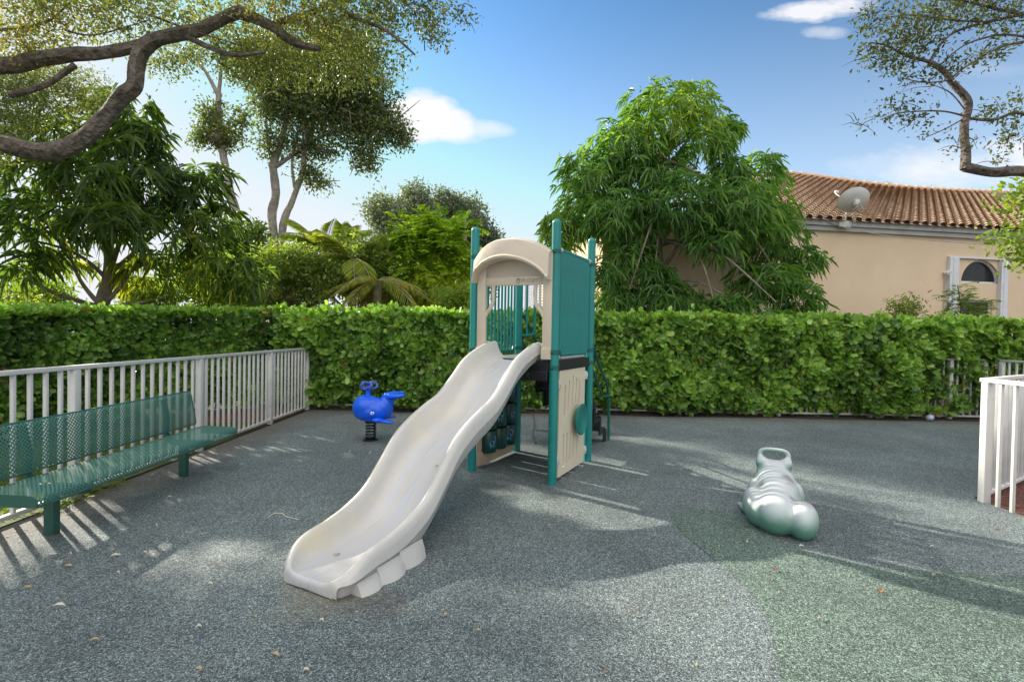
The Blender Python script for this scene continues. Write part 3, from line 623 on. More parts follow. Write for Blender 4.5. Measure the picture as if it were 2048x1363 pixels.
cl = [C_(60, 20, Y, 110, 60), C_(200, 30, Y, 110, 50), C_(340, 20, Y, 110, 45), C_(460, 90, Y+.8, 90, 60), C_(560, 30, Y, 120, 50), C_(680, 40, Y, 110, 60), C_(780, 20, Y+.3, 90, 50), C_(860, 20, Y+.3, 55, 30),
      C_(520, 120, Y+.8, 100, 60), C_(640, 120, Y+.8, 110, 60), C_(740, 110, Y+.8, 80, 60), C_(50, 160, Y+2.0, 80, 50), C_(150, 180, Y+2.4, 80, 45), C_(30, 230, Y+2.0, 60, 35),
      C_(340, 120, Y+.8, 60, 40), C_(60, 90, Y, 90, 40), C_(870, 70, Y, 30, 25), C_(930, 30, Y, 22, 18), C_(600, -60, Y, 250, 60), C_(150, -80, Y, 250, 70)]
cl += [(-7.6, 5.6, 4.3, 1.1, 1.0, .6), (-6.9, 4.6, 4.4, .9, .8, .5), (-8.2, 6.6, 4.0, 1.0, .9, .6), (-7.4, 7.4, 4.9, .9, .9, .5), (-6.4, 5.5, 3.6, .45, .5, .3), (-8.5, 4.6, 3.6, 1.0, .8, .7), (-6.3, 3.6, 3.6, .7, .7, .5), (-7.3, 6.7, 4.1, .9, .6, .5), (-7.7, 6.2, 4.4, 1.0, .8, .6), (-7.0, 6.3, 3.5, .5, .4, .4)]  # unseen crown clumps added left of the frame to shade the ground
leafy(t, ob, cl, 92000, .042, .42, M['oak'], .42, .8, .2, yellow=[(at(80, 100, Y), .9, .25), (at(440, 50, Y), .6, .25), (at(620, 80, Y), .7, .12)])
mb = MB()   # twigs through the crown
for i in range(90):
    c = cl[random.randrange(len(cl))]; p = np.array(c[:3])+rng.normal(size=3)*np.array(c[3:])*.5; d = rng.normal(size=3)*.12; p = p-d*.5; mb.tube(smooth_path([p, p+d*.5+[0, 0, .05], p+d], 3), [.007, .006, .005, .005, .004, .003, .002], 4)
struct(mb.obj('twigs', M['twig'], t, True, loc=tuple(-ob)), 'stuff')

# oak branch, top right
Y = 6.0; ob = np.array([9.6, 6.0, 0]); t = thing('oak_tree', 'sparse leaved branch with a sharp elbow reaching in at the upper right corner', 'tree', tuple(ob))
mb = MB(); mb.tube(smooth_path([ob, ob+[-.1, 0, 1.5], ob+[-.2, 0, 3.2], ob+[0, 0, 4.8]], 4), [.2]*13, 12, bump=.12)
limb([ob+[-.1, 0, 3.0], at(2300, 320, Y), (2120, 350, Y), (2048, 342, Y), (1985, 344, Y), (1928, 334, Y)], .075, .052)
limb([(1930, 338, Y), (1931, 300, Y), (1928, 250, Y), (1936, 205, Y), (1905, 165, Y), (1885, 140, Y), (1858, 124, Y)], .052, .028)
limb([(1858, 124, Y), (1810, 110, Y), (1770, 90, Y), (1730, 85, Y)], .02, .006)
limb([(1928, 232, Y), (1880, 222, Y), (1800, 226, Y), (1760, 240, Y)], .012, .004)
limb([(1926, 238, Y), (1890, 258, Y), (1850, 275, Y)], .010, .004)
limb([(1936, 236, Y), (1985, 240, Y), (2030, 225, Y), (2060, 232, Y)], .018, .02)
limb([(1930, 220, Y), (1900, 185, Y), (1860, 168, Y)], .009, .004)
limb([(1900, 160, Y), (1930, 135, Y), (2000, 95, Y), (2070, 80, Y)], .009, .014)
limb([(1880, 130, Y), (1930, 90, Y), (2000, 70, Y), (2060, 75, Y)], .008, .014)
limb([(1860, 120, Y), (1900, 70, Y), (1970, 45, Y), (2070, 25, Y)], .010, .02)
limb([(1980, 45, Y), (1900, 40, Y), (1820, 30, Y), (1750, 40, Y)], .012, .004)
limb([(2048, 30, Y), (1960, 10, Y), (1880, -10, Y)], .02, .01)
limb([(1904, 160, Y), (1850, 165, Y), (1800, 155, Y)], .009, .004)
mb.obj('trunk', M['bark'], t, True, loc=tuple(-ob))
cl = [C_(1780, 60, Y, 70, 40), C_(1760, 110, Y, 50, 25), C_(1860, 30, Y, 80, 40), C_(1950, 20, Y, 90, 40), C_(2040, 40, Y, 60, 40), C_(1830, 90, Y, 60, 30), C_(1790, 130, Y, 45, 20), C_(1740, 30, Y, 30, 20),
      C_(1790, 210, Y, 40, 22), C_(1830, 235, Y, 45, 15), C_(1870, 262, Y, 35, 10), C_(1720, 245, Y, 22, 8), C_(1900, 130, Y, 50, 22), C_(1970, 110, Y, 40, 18), C_(2020, 210, Y, 35, 25), C_(2030, 270, Y, 30, 30), C_(1980, 230, Y, 40, 12),
      C_(1915, 295, Y, 10, 10), C_(1990, 325, Y, 18, 10), C_(1950, 278, Y, 14, 8), C_(1850, 160, Y, 50, 15), C_(1955, -40, Y, 150, 40)]
leafy(t, ob, cl, 6500, .046, .42, M['oakr'], .42, .95, .1, tw=6)
mb = MB()
for i in range(90):
    c = cl[random.randrange(len(cl))]; p = np.array(c[:3])+rng.normal(size=3)*np.array(c[3:])*.4; d = rng.normal(size=3)*[.17, .12, .08]; mb.tube(smooth_path([p, p+d*.5+[0, 0, .03], p+d], 3), [.005, .005, .004, .004, .003, .002, .002], 4)
struct(mb.obj('twigs', M['twig'], t, True, loc=tuple(-ob)), 'stuff')

# tall thin trees (left middle)
def trunk_tree(name, label, base, segs, clumps, nl, Ln, m, bark='barkg', ti0=.4, gap=.6, wd=.45, yellow=None, twigs=0, group=None, tw=5):
    base = np.array(base, float); t = thing(name, label, 'tree', tuple(base), 0, group); global mb; mb = MB()
    for pts, ra, rb in segs:
        p = smooth_path([q if not isinstance(q, tuple) else at(*q) for q in pts], 5); k = len(p); mb.tube(p, [ra*(1-i/(k-1))+rb*(i/(k-1)) for i in range(k)], 9, bump=.2)
    for i in range(twigs):
        c = clumps[random.randrange(len(clumps))]; p = np.array(c[:3])+rng.normal(size=3)*np.array(c[3:])*.35; d = rng.normal(size=3)*np.array(c[3:])*.6; mb.tube([p, p+d*.5, p+d], [.03, .02, .006], 4)
    mb.obj('trunk', M[bark], t, True, loc=tuple(-base)); leafy(t, base, clumps, nl, Ln, wd, m, ti0, gap, .15, yellow=yellow, tw=tw); return t
Y = 15.0; b = at(548, 700, Y); b[2] = 0
trunk_tree('tall_tree', 'tall tree with two slim grey trunks and a high dark crown left of the cloud', b,
    [([b, (548, 500, Y), (544, 430, Y), (552, 385, Y), (545, 330, Y)], .145, .11), ([(545, 332, Y), (560, 290, Y), (572, 240, Y), (580, 170, Y)], .11, .05), ([(548, 335, Y), (600, 300, Y), (650, 270, Y), (720, 250, Y)], .07, .03), ([(545, 330, Y), (535, 280, Y), (532, 220, Y)], .05, .03),
     ([b+[.2, 0, 0], (563, 480, Y), (585, 400, Y), (603, 350, Y), (612, 290, Y), (640, 200, Y)], .125, .05), ([(590, 380, Y), (584, 330, Y), (590, 280, Y)], .05, .03)],
    [C_(560, 130, Y, 70, 50), C_(620, 150, Y, 90, 70), C_(700, 150, Y, 70, 60), C_(740, 200, Y, 60, 50), C_(650, 230, Y, 80, 50), C_(540, 210, Y, 40, 50), C_(720, 265, Y, 60, 40), C_(770, 255, Y, 50, 38), C_(730, 320, Y, 30, 28), C_(800, 275, Y, 30, 25),
     C_(545, 285, Y, 32, 35), C_(620, 345, Y, 32, 22), C_(640, 365, Y, 28, 15), C_(600, 290, Y, 38, 28), C_(650, 300, Y, 40, 18), C_(500, 130, Y, 50, 40), C_(680, 90, Y, 80, 50), C_(595, 215, Y, 60, 45), C_(690, 205, Y, 70, 40), C_(560, 170, Y, 50, 40)],
    46000, .095, M['tall'], gap=.85, twigs=60, yellow=[(at(530, 170, Y), 1.2, .22)])
Y = 14.0; b = at(478, 700, Y); b[2] = 0
t_ = trunk_tree('tall_tree', 'slender leaning tree with a small ragged crown, left of the two tall trunks', b,
    [([b, (478, 470, Y), (460, 380, Y), (445, 300, Y), (438, 240, Y), (437, 190, Y)], .12, .07), ([(437, 192, Y), (415, 150, Y), (388, 110, Y)], .06, .03), ([(437, 192, Y), (442, 140, Y), (444, 110, Y)], .06, .035), ([(438, 260, Y), (470, 250, Y), (490, 225, Y)], .03, .015)],
    [C_(425, 238, Y, 26, 20), C_(450, 262, Y, 30, 18), C_(418, 270, Y, 22, 16), C_(484, 240, Y, 20, 26), C_(470, 275, Y, 18, 12), C_(440, 215, Y, 14, 16), C_(400, 270, Y, 22, 25), C_(415, 225, Y, 20, 22), C_(380, 110, Y, 25, 15), C_(455, 290, Y, 22, 12)], 3600, .09, M['tall'], gap=.9, twigs=18)
mb = MB(); p = at(437, 278, Y)
for i in range(60):
    d = rdir(1)[0]*.30; mb.tube([p+d, p+rdir(1)[0]*.28], .012, 4)
mb.ell(p, (.26, .24, .22)); tag(mb.obj('bird_nest', M['twig'], None, True), 'dark bird nest of sticks in the fork of the slender leaning tree', 'nest')

# distant pair of grey green trees
Y = 26.0
for nm, lab, cs, bx in [('g', 'far grey green tree, left and paler one of the rounded pair behind', [C_(800, 440, Y, 50, 45), C_(832, 395, Y, 28, 26), C_(845, 425, Y, 28, 30), C_(765, 425, Y, 35, 35), C_(790, 490, Y, 55, 40), C_(850, 460, Y, 40, 50), C_(830, 530, Y, 90, 60), C_(775, 540, Y, 45, 45)], 815),
                        ('h', 'far dark rounded tree just left of the teal post', [C_(893, 410, Y+1, 30, 32), C_(935, 435, Y+1, 36, 42), C_(960, 480, Y+1, 35, 40), C_(900, 490, Y+1, 50, 50), C_(985, 500, Y+1, 25, 40), C_(940, 540, Y+1, 60, 60)], 930)]:
    b = at(bx, 690, Y); b[2] = 0
    trunk_tree('round_tree', lab, b, [([b, (bx, 600, Y), (bx, 500, Y), (bx, 430, Y)], .25, .06)], cs, 34000 if nm == 'g' else 26000, .15, M['grey'], gap=.32, ti0=.42 if nm == 'g' else .24, twigs=20)
# bright feathery tree
def feathery(label, base, segs, clumps, nfr, flen, m, ti0=.5, group=None, bark='barkl', name='feathery_tree', nl=18, lw=.35, yellow=None):
    base = np.array(base, float); t = thing(name, label, 'tree', tuple(base), 0, group); mbb = MB()
    for pts, ra, rb in segs:
        p = smooth_path([q if not isinstance(q, tuple) else at(*q) for q in pts], 5); k = len(p); mbb.tube(p, [ra*(1-i/(k-1))+rb*(i/(k-1)) for i in range(k)], 8, bump=.15)
    C, A, idx = clump_pts(clumps, nfr, .6); A = norm(A*[1, 1, .5]+[0, 0, .25]+.4*rng.normal(size=A.shape))
    s = np.linspace(.1, 1, nl); P = []; D = []; N = []
    sd = norm(np.cross(A, [0, 0, 1.])+1e-6)
    for si in s:
        pos = C+A*(si*flen); pos[:, 2] -= .35*flen*si*si
        tan = A.copy(); tan[:, 2] -= .7*si; tan = norm(tan)
        for sg in (-1, 1):
            P.append(pos); D.append(norm(tan*.45+sd*sg+[0, 0, -.15])); N.append(np.tile([0, 0, 1.], (len(C), 1))+.3*rng.normal(size=(len(C), 3)))
    P = np.vstack(P); D = np.vstack(D); N = np.vstack(N); q = np.tile(np.array([mnoise.noise(Vector(c*1.1)) for c in C]), 2*nl)
    ti = ti0+.3*q+.12*rng.normal(size=len(P))
    if yellow:
        for (yc, yr, amt) in yellow: ti += amt*np.exp(-(np.linalg.norm((P-np.array(yc)), axis=1)/yr)**2)
    L = flen*lw*(.6+.4*rng.random(len(P)))
    mbb.obj('trunk', M[bark], t, True, loc=tuple(-base)); leaves('crown', P-base, D, N, L, L*.30, m, t, ti); return t
Y = 13.0; b = at(850, 700, Y); b[2] = 0
feathery('bright green feathery tree in front of the far grey trees, left of the play tower', b, [([b, (830, 600, Y), (822, 530, Y), (830, 470, Y)], .06, .03), ([b, (850, 600, Y), (880, 530, Y), (900, 470, Y)], .05, .02), ([(840, 620, Y), (900, 580, Y), (940, 545, Y)], .03, .012)],
    [C_(820, 470, Y, 42, 40), C_(850, 440, Y, 25, 22), C_(905, 465, Y, 45, 45), C_(860, 500, Y, 60, 40), C_(920, 520, Y, 35, 50), C_(850, 550, Y, 60, 40), C_(930, 590, Y, 30, 35), C_(880, 600, Y, 40, 25), C_(800, 500, Y, 25, 40)],
    820, .42, M['poin'], .42, yellow=[(at(880, 600, Y), 1.0, .5), (at(830, 450, Y), .7, .18)])

# palms and shrubs over the hedge
def palm(label, base, ctr, nf, flen, m, seed, upright=.6, ti0=.4, group=None):
    base = np.array(base, float); g = np.random.default_rng(seed); t = thing('palm_tree', label, 'palm', tuple(base), 0, group); ctr = np.array(ctr, float)
    mbb = MB(); mbb.tube(smooth_path([base, base*.4+ctr*.6, ctr], 5), .09, 9, bump=.1); mbb.obj('trunk', M['barkl'], t, True, loc=tuple(-base))
    P = []; D = []; N = []; L = []; rb = MB()
    for i in range(nf):
        az = g.random()*6.28; el = upright*(1.1-1.3*g.random()); fl = flen*(.75+.4*g.random()); k = 34
        d = np.array([math.cos(az)*math.cos(el), math.sin(az)*math.cos(el), math.sin(el)]); sd = norm(np.cross(d, [0, 0, 1.])); prev = []
        for j in range(k):
            s = (j+1)/k; p = ctr+d*fl*s; p[2] -= .55*fl*s*s*(1-.3*el); prev.append(p)
            tn = d.copy(); tn[2] -= 1.1*s; tn = norm(tn)
            for sg in (-1, 1):
                P.append(p); D.append(norm(tn*.75+sd*sg*.9+[0, 0, -.25])); N.append(g.normal(size=3)*.3+[0, 0, 1]); L.append(fl*.24*math.sin(math.pi*min(1, .12+s*.88))+.04)
        rb.tube([ctr]+prev[::5], [.014]+[.010]*len(prev[::5]), 4)
    n = len(P); L = np.array(L); rb.obj('midribs', M['barkl'], t, True, loc=tuple(-base))
    leaves('fronds', np.array(P)-base, np.array(D), np.array(N), L, L*.05, m, t, ti0+.2*g.normal(size=n), droop=.15); return t
def palm_at(px, py, Y, *a, label, **k):
    b = at(px, 700, Y); b[2] = 0; c = at(px, py, Y); return palm(label, b, c, *a, **k)
palm_at(650, 505, 13.5, 22, 1.9, M['palm'], 3, 1.1, label='grey green palm with arching fronds against the sky, right of the tall trunks')
palm_at(705, 520, 12.2, 20, 1.6, M['palm'], 5, .9, ti0=.5, label='yellowish palm between the tall trunks and the feathery tree')
palm_at(755, 560, 11.6, 14, 1.5, M['palm'], 8, .6, ti0=.6, label='low palm with golden drooping fronds just above the hedge')
palm_at(575, 545, 12.0, 15, 1.4, M['palm'], 11, .8, ti0=.35, label='low palm at the foot of the two tall trunks')
def shrub(label, px, py, Y, rpx, rpy, nl, Ln, m, ti0=.45, seed=1, name='shrub', wd=.4, group=None, ncl=7, cat='shrub', lift=0):
    b = at(px, 690, Y); b[2] = 0; g = np.random.default_rng(seed); t = thing(name, label, cat, tuple(b), 0, group)
    c0 = at(px, py, Y); s = Y/1000; cs = [(*c0, rpx*s*.6, rpx*s*.6, rpy*s*.6)]
    for _ in range(ncl): cs.append((c0[0]+g.uniform(-.7, .7)*rpx*s, c0[1]+g.uniform(-.5, .5)*rpx*s, c0[2]+g.uniform(-.6, .6)*rpy*s, rpx*s*g.uniform(.25, .45), rpx*s*g.uniform(.25, .45), rpy*s*g.uniform(.25, .45)))
    mbb = MB()
    for c in cs: mbb.tube(smooth_path([b, (b+np.array(c[:3]))/2+g.normal(size=3)*.06, np.array(c[:3])], 4), [.03, .028, .026, .024, .02, .016, .012, .009, .006], 5)
    mbb.obj('stems', M['twig'], t, True, loc=tuple(-b)); leafy(t, b, cs, nl, Ln, wd, m, ti0, .7); return t
shrub('dark leafy shrub between the left mango and the two tall trunks', 500, 510, 12.8, 70, 90, 8000, .10, M['shrub'], .25, 2)
shrub('tangled green shrub right of the tall trunks, above the hedge', 615, 545, 11.6, 95, 75, 9000, .09, M['shrub'], .42, 3)
shrub('brownish green shrub in the middle of the band above the hedge', 700, 545, 12.6, 95, 75, 9000, .09, M['shrub'], .50, 4)
shrub('dark shrub under the pale far tree, above the hedge', 780, 570, 15.0, 80, 70, 7000, .11, M['shrub'], .12, 5)
shrub('olive shrub filling the gap behind the golden palm', 735, 585, 13.6, 90, 50, 6500, .085, M['shrub'], .40, 21)
shrub('dark olive shrub right behind the foot of the two tall trunks', 560, 590, 13.4, 90, 45, 6000, .09, M['shrub'], .28, 22)
shrub('loose green shrub between the dark mango and the tall trunks, close to the hedge', 470, 600, 12.2, 80, 32, 4000, .085, M['shrub'], .45, 23)
shrub('small dark shrub low behind the feathery tree', 850, 600, 14.5, 70, 40, 4500, .09, M['shrub'], .22, 24)
shrub('yellow green low shrub left of the play tower, touching the hedge top', 905, 600, 11.4, 50, 34, 2800, .07, M['yleaf'], .4, 6)
shrub('long leaved green shrub at the right foot of the dark mango', 450, 565, 11.0, 90, 60, 4500, .17, M['mango'], .62, 7, wd=.2)
shrub('sunlit yellow shrub under the dark mango, left of its trunk', 80, 595, 9.6, 90, 32, 1800, .13, M['yleaf'], .5, 8, wd=.3)
shrub('sunlit yellow shrub under the dark mango, right of its trunk', 290, 590, 10.2, 70, 32, 2200, .12, M['yleaf'], .45, 9, wd=.3)
shrub('small fine leaved shrub against the house wall right of the play tower', 1205, 608, 12.0, 28, 30, 1100, .05, M['yleaf'], .4, 10, ncl=4)
shrub('small shrub showing over the hedge in front of the tan wall', 1810, 618, 11.3, 40, 20, 800, .085, M['shrub'], .5, 11, ncl=5, wd=.28)
shrub('low shrub far left between the hedge and the mango', 20, 620, 8.5, 60, 25, 1000, .10, M['shrub'], .7, 14, wd=.3)
Yb = 10.9; b = at(1925, 690, Yb); b[2] = 0
feathery('young feathery plant in front of the arched window', b, [([b, (1925, 640, Yb), (1920, 600, Yb), (1915, 570, Yb)], .02, .008)],
         [C_(1925, 615, Yb, 30, 18), C_(1910, 590, Yb, 22, 14), C_(1920, 572, Yb, 20, 8), C_(1945, 612, Yb, 25, 10)], 60, .34, M['shrub'], .3, name='young_plant', nl=7, lw=.42)
# yellow green sprays at the right edge
Yb = 6.6; b = np.array([8.0, Yb, 0]); 
trunk_tree('bright_tree', 'yellow green leafy sprays at the right edge, before the tiled roof', b, [([b, b+[0, 0, 1.6], at(2090, 480, Yb), at(2060, 420, Yb), at(2040, 380, Yb)], .04, .015), ([at(2090, 480, Yb), at(2040, 480, Yb), at(2000, 470, Yb)], .015, .006)],
   [C_(2020, 405, Yb, 26, 16), C_(2045, 380, Yb, 20, 18), C_(2010, 480, Yb, 26, 18), C_(2035, 500, Yb, 20, 22), C_(2060, 450, Yb, 24, 20), C_(2075, 500, Yb, 30, 30)], 900, .085, M['yleaf'], gap=.8, ti0=.55, wd=.42)

# ============================================================ HOUSE
def house():
    t = thing('house', 'tan stucco house with a terracotta tiled roof and arched window', 'house', (7.4, 13.0, 0), math.atan2(1.06, 6.85))
    e = np.array([6.85, 1.06, 0.]); e /= np.linalg.norm(e); nb = np.array([-e[1], e[0], 0.]); o = np.array([7.4, 13.0, 0.])
    def wl(px, py, off=0.):      # pixel -> wall coords (x along, z)
        d = fwd*FPX+RGT*(px-1024)-UPV*(py-681.5); p0 = o-nb*off; k = ((p0-[0, 0, CAMH])@nb)/(d@nb); p = np.array([0, 0, CAMH])+d*k; return (p-o)@e, p[2]
    xl = wl(1205, 500)[0]; xr = 11.0
    # wall with openings (arch + lower window) built as boxes butted around them
    ax0 = wl(1922, 560)[0]; ax1 = wl(2000, 560)[0]; az = wl(1960, 566)[1]; atop = wl(1955, 520)[1]; aw = (ax1-ax0)/2; axc = (ax0+ax1)/2
    lz = wl(1960, 600)[1]; wx1 = wl(1985, 610)[0]; wx0 = ax0
    def loop_arc(r, n=24): return [(axc+r*math.cos(math.pi*i/n), az+(atop-az)*(r/aw)*math.sin(math.pi*i/n)) for i in range(n+1)]
    bm = bmesh.new(); H = 4.28
    outer = [(xl, 0), (xr, 0), (xr, H), (xl, H)]
    def ring(pts): 
        vs = [bm.verts.new((x, 0, z)) for x, z in pts]; return [bm.edges.new((vs[i], vs[(i+1) % len(vs)])) for i in range(len(vs))]
    ed = ring(outer)+ring(loop_arc(aw)+[])+ring([(wx0, .6), (wx1, .6), (wx1, lz), (wx0, lz)])
    bmesh.ops.triangle_fill(bm, edges=ed, use_beauty=True)
    r_ = bmesh.ops.extrude_face_region(bm, geom=bm.faces[:]); 
    for v in r_['geom']:
        if isinstance(v, bmesh.types.BMVert): v.co.y += .22
    me = bpy.data.meshes.new('wall'); bm.to_mesh(me); bm.free(); link('wall', me, M['wall'], t)
    mb = MB(); mb.box((xl, .22, 0), (xl+.25, 7, 4.3)); mb.box((xr-.25, .22, 0), (xr, 7, 4.3)); mb.box((xl+.25, 6.8, 0), (xr-.25, 7, 4.3)); mb.obj('side_wall', M['wall'], t)
    # windows
    w = MB(); ar = loop_arc(aw+.0)
    w.tube([(x, .10, z) for x, z in ar], .035, 6); w.box((ax0, .07, az-.0), (ax1, .13, az+.05)); wf = w.obj('window', M['shutter'], t, True)
    w = MB(); w.prism(loop_arc(aw-.01), -.125, -.115, Matrix.Rotation(math.pi/2, 4, 'X')); w.obj('pane', M['glass'], wf)
    w = MB(); w.box((wx1-.05, .06, .62), (wx1-.001, .13, lz-.002)); w.box((wx0+.001, .06, lz-.05), (wx1-.05, .13, lz-.002)); w.box((wx0+.001, .06, .62), (wx0+.05, .13, lz-.05)); wf = w.obj('window', M['shutter'], t)
    w = MB(); w.box((wx0+.05, .09, .62), (wx1-.05, .10, lz-.05)); w.obj('pane', M['glass'], wf)
    cu_ = MB()   # pale curtain folds behind the panes
    for i in range(9): cu_.tube([(ax1-.08-i*.085, .19, .7), (ax1-.08-i*.085, .19, az+.25+.03*min(i, 4))], .028, 6)
    # shutters tracks left and right of the recess + top track
    sx0 = wl(1900, 560, .1)[0]; sx1 = wl(1918, 560, .1)[0]; tz = wl(1960, 514, .1)[1]; rx0 = wl(2003, 560, .1)[0]; rx1 = wl(2017, 560, .1)[0]
    for a_, b_ in ((sx0, sx1), (rx0, rx1)):
        w = MB()
        for k_ in range(3): xx = a_+(b_-a_)*k_/3; w.box((xx, -.10-.012*(k_ % 2), .05), (a_+(b_-a_)*(k_+1)/3, -.003, tz-.05), bev=.004)
        w.obj('storm_shutter', M['shutter'], t)
    w = MB(); w.box((sx0, -.07, tz-.047), (rx1, -.003, tz), bev=.004); w.obj('shutter_track', M['shutter'], t)
    # fascia boards
    w = MB(); w.box((xl-.3, -.10, 4.28), (xr+.3, -.004, 4.50)); w.box((xl-.3, -.16, 4.40), (xr+.3, -.103, 4.53)); w.obj('fascia', M['fascia'], t)
    # stucco panel lines, lower ledge at left end, white column
    w = MB(); w.box((xl+.02, -.05, 2.16), (wl(1500, 560)[0], -.002, 2.22), bev=.008); w.obj('ledge', M['fascia'], t)
    for px in (1188, 1292, 1330, 1400, 1452, 1465):
        xx = wl(px, 600)[0]; w = MB(); w.box((xx-.04, -.30, 0), (xx+.04, -.22, 2.12), bev=.01); w.obj('porch_post', M['shutter'], t)
    # roof plane: contains the eave direction and the tile direction
    U = np.array([1., 0, 0]); dl = fwd*FPX+RGT*(1845-1024)-UPV*(230-681.5); dl = dl/np.linalg.norm(dl)
    d_ = np.array([dl@e, dl@nb, dl[2]])          # in house axes
    EZ = 4.55; EY = -.22
    def on_roof(px, py):
        d = fwd*FPX+RGT*(px-1024)-UPV*(py-681.5); dh = np.array([d@e, d@nb, d[2]]); c = np.array([0, 0, CAMH])-o; ch = np.array([c@e, c@nb, CAMH])
        nn = np.cross(U, d_); p0 = np.array([0, EY, EZ]); k = ((p0-ch)@nn)/(dh@nn); return ch+dh*k
    rl = [on_roof(1395, 436), on_roof(1480, 385), on_roof(1580, 349), on_roof(1722, 368), on_roof(2030, 389), on_roof(2300, 402)]
    rp = spline([p[0] for p in rl], [(p-np.array([0, EY, EZ]))@np.array([0, 1, 0]) for p in rl])   # how far back the roof edge lies
    nn = np.cross(U, d_); nn /= np.linalg.norm(nn); nn = nn if nn[2] > 0 else -nn
    sp_ = .285; vs = []; fs = []; tint = []
    lx0 = rl[0][0]; sd = norm(np.cross(nn, d_)); sd = sd if sd[0] > 0 else -sd; ua = sd[0]
    def tilerow(x0):
        expo = .30; k = 0; 
        while k < 60:
            p = np.array([x0, EY, EZ])+d_*(k*expo-.02)
            if p[1]-EY > rp(max(lx0, min(p[0], rl[-1][0]))): break
            if p[0] > xr+1.2: break
            if p[0] > max(xl-.4, lx0):
                o_ = len(vs); seg = 7; lift0 = .034; 
                for (s_, rr, li) in ((0, .078, lift0), (expo+.04, .068, .004)):
                    for j in range(seg+1):
                        a = math.pi*j/seg; q = p+d_*s_+sd*(math.cos(a)*rr)+nn*(math.sin(a)*rr*.8+li); vs.append(tuple(q))
                q0 = [p+sd*math.cos(math.pi*j/seg)*.066+nn*(math.sin(math.pi*j/seg)*.052+lift0)+d_*.02 for j in range(seg+1)]
                for q in q0: vs.append(tuple(q))
                tt = random.random()*.75+.2*mnoise.noise(Vector((p[0]*.6, p[1]*.6, 0)))+.1
                for j in range(seg): fs.append((o_+j, o_+j+1, o_+seg+2+j, o_+seg+1+j)); tint.append(tt)
                for j in range(seg): fs.append((o_+j, o_+2*(seg+1)+j, o_+2*(seg+1)+j+1, o_+j+1)); tint.append(.05)
                # pan tile beside the cover
                o_ = len(vs)
                for (s_, li) in ((-.02, .02), (expo+.02, -.008)):
                    for j in range(5): 
                        f_ = j/4; q = p+d_*s_+sd*(.060+f_*(sp_*ua-.12))+nn*(li-.012*math.sin(math.pi*f_)); vs.append(tuple(q))
                for j in range(4): fs.append((o_+j, o_+j+1, o_+6+j, o_+5+j)); tint.append(tt*.9)
            k += 1
    x0 = xl-12
    while x0 < xr+1: tilerow(x0); x0 += sp_
    me = bpy.data.meshes.new('roof'); me.from_pydata(vs, [], fs); at_ = me.attributes.new('tint', 'FLOAT', 'FACE'); at_.data.foreach_set('value', np.clip(tint, 0, 1).astype(np.float32))
    me.materials.append(M['tile']); ro = bpy.data.objects.new('roof', me); COL.objects.link(ro); ro.parent = t
    # deck below tiles + ridge caps
    w = MB(); xs = np.linspace(lx0, rl[-1][0], 40); top = []; bot = []
    for x in xs:
        yb = rp(x); zb = EZ+yb*(-nn[1]/nn[2])-.03; top.append((x, EY+yb, zb)); bot.append((x, EY, EZ-.03))
    vv = top+bot; n_ = len(xs); w.add(vv, [(i, i+1, n_+i+1, n_+i) for i in range(n_-1)])
    bk = [(x, min(y_+3.0, 11), z_-1.2) for x, y_, z_ in top]; w.add(top+bk, [(i, i+1, n_+i+1, n_+i) for i in range(n_-1)]); w.obj('roof_deck', M['fascia'], ro)
    w = MB(); x = lx0
    while x < rl[-1][0]-.4:
        a = np.array([x, EY+rp(x), EZ+rp(x)*(-nn[1]/nn[2])+.04]); x2 = x+.38; b_ = np.array([x2, EY+rp(x2), EZ+rp(x2)*(-nn[1]/nn[2])+.03])
        w.tube([a, b_+(b_-a)*.1], [.115, .095], 10); x = x2
    me = w.mesh('ridge_tiles'); a_ = me.attributes.new('tint', 'FLOAT', 'FACE'); a_.data.foreach_set('value', np.full(len(me.polygons), .28, np.float32)); link('ridge_tiles', me, M['tile'], ro, True)
    # floodlight and conduit on the wall
    fx, fz = wl(1888, 545); Rm = t.matrix_basis
    T = Matrix.Translation(Vector(o)) @ Matrix.Rotation(math.atan2(e[1], e[0]), 4, 'Z')
    fl = thing('wall_light', 'small white twin floodlight on the tan wall beside the arched window', 'lamp', tuple(T @ Vector((fx, -.03, fz))), math.atan2(e[1], e[0]))
    w = MB(); w.lathe([(.045, 0), (.045, .03)], 14, Matrix.Translation((0, .027, 0)) @ Matrix.Rotation(math.pi/2, 4, 'X')); w.obj('mount', M['shutter'], fl, True)
    w = MB(); w.lathe([(.02, 0), (.05, .03), (.055, .11), (.045, .112)], 14, Matrix.Translation((-.03, -.04, .0)) @ Matrix.Rotation(math.radians(110), 4, 'X')); w.obj('lamp_head', M['shutter'], fl, True)
    w = MB(); w.lathe([(.015, 0), (.035, .03), (.04, .10), (.03, .102)], 14, Matrix.Translation((.05, -.04, .02)) @ Matrix.Rotation(math.radians(60), 4, 'Y')); w.obj('lamp_head', M['shutter'], fl, True)
    w = MB(); w.tube([(0, 0, -.03), (-.01, 0, -fz+.2)], .012, 6); w.obj('conduit', M['fascia'], fl, True)
    # satellite dish
    dx, dz = wl(1690, 455, .2); base = T @ Vector((dx, -.2, 4.48))
    ds = thing('satellite_dish', 'grey satellite dish standing on a bent mast at the roof edge', 'satellite dish', tuple(base))
    c = Vector(at(1707, 400, 12.6))-base
    nrm = Vector((.05, .80, .58)).normalized()      # the dish looks up and away to the left: we see its back
    R_ = nrm.to_track_quat('Z', 'Y').to_matrix().to_4x4(); TM = Matrix.Translation(c) @ R_
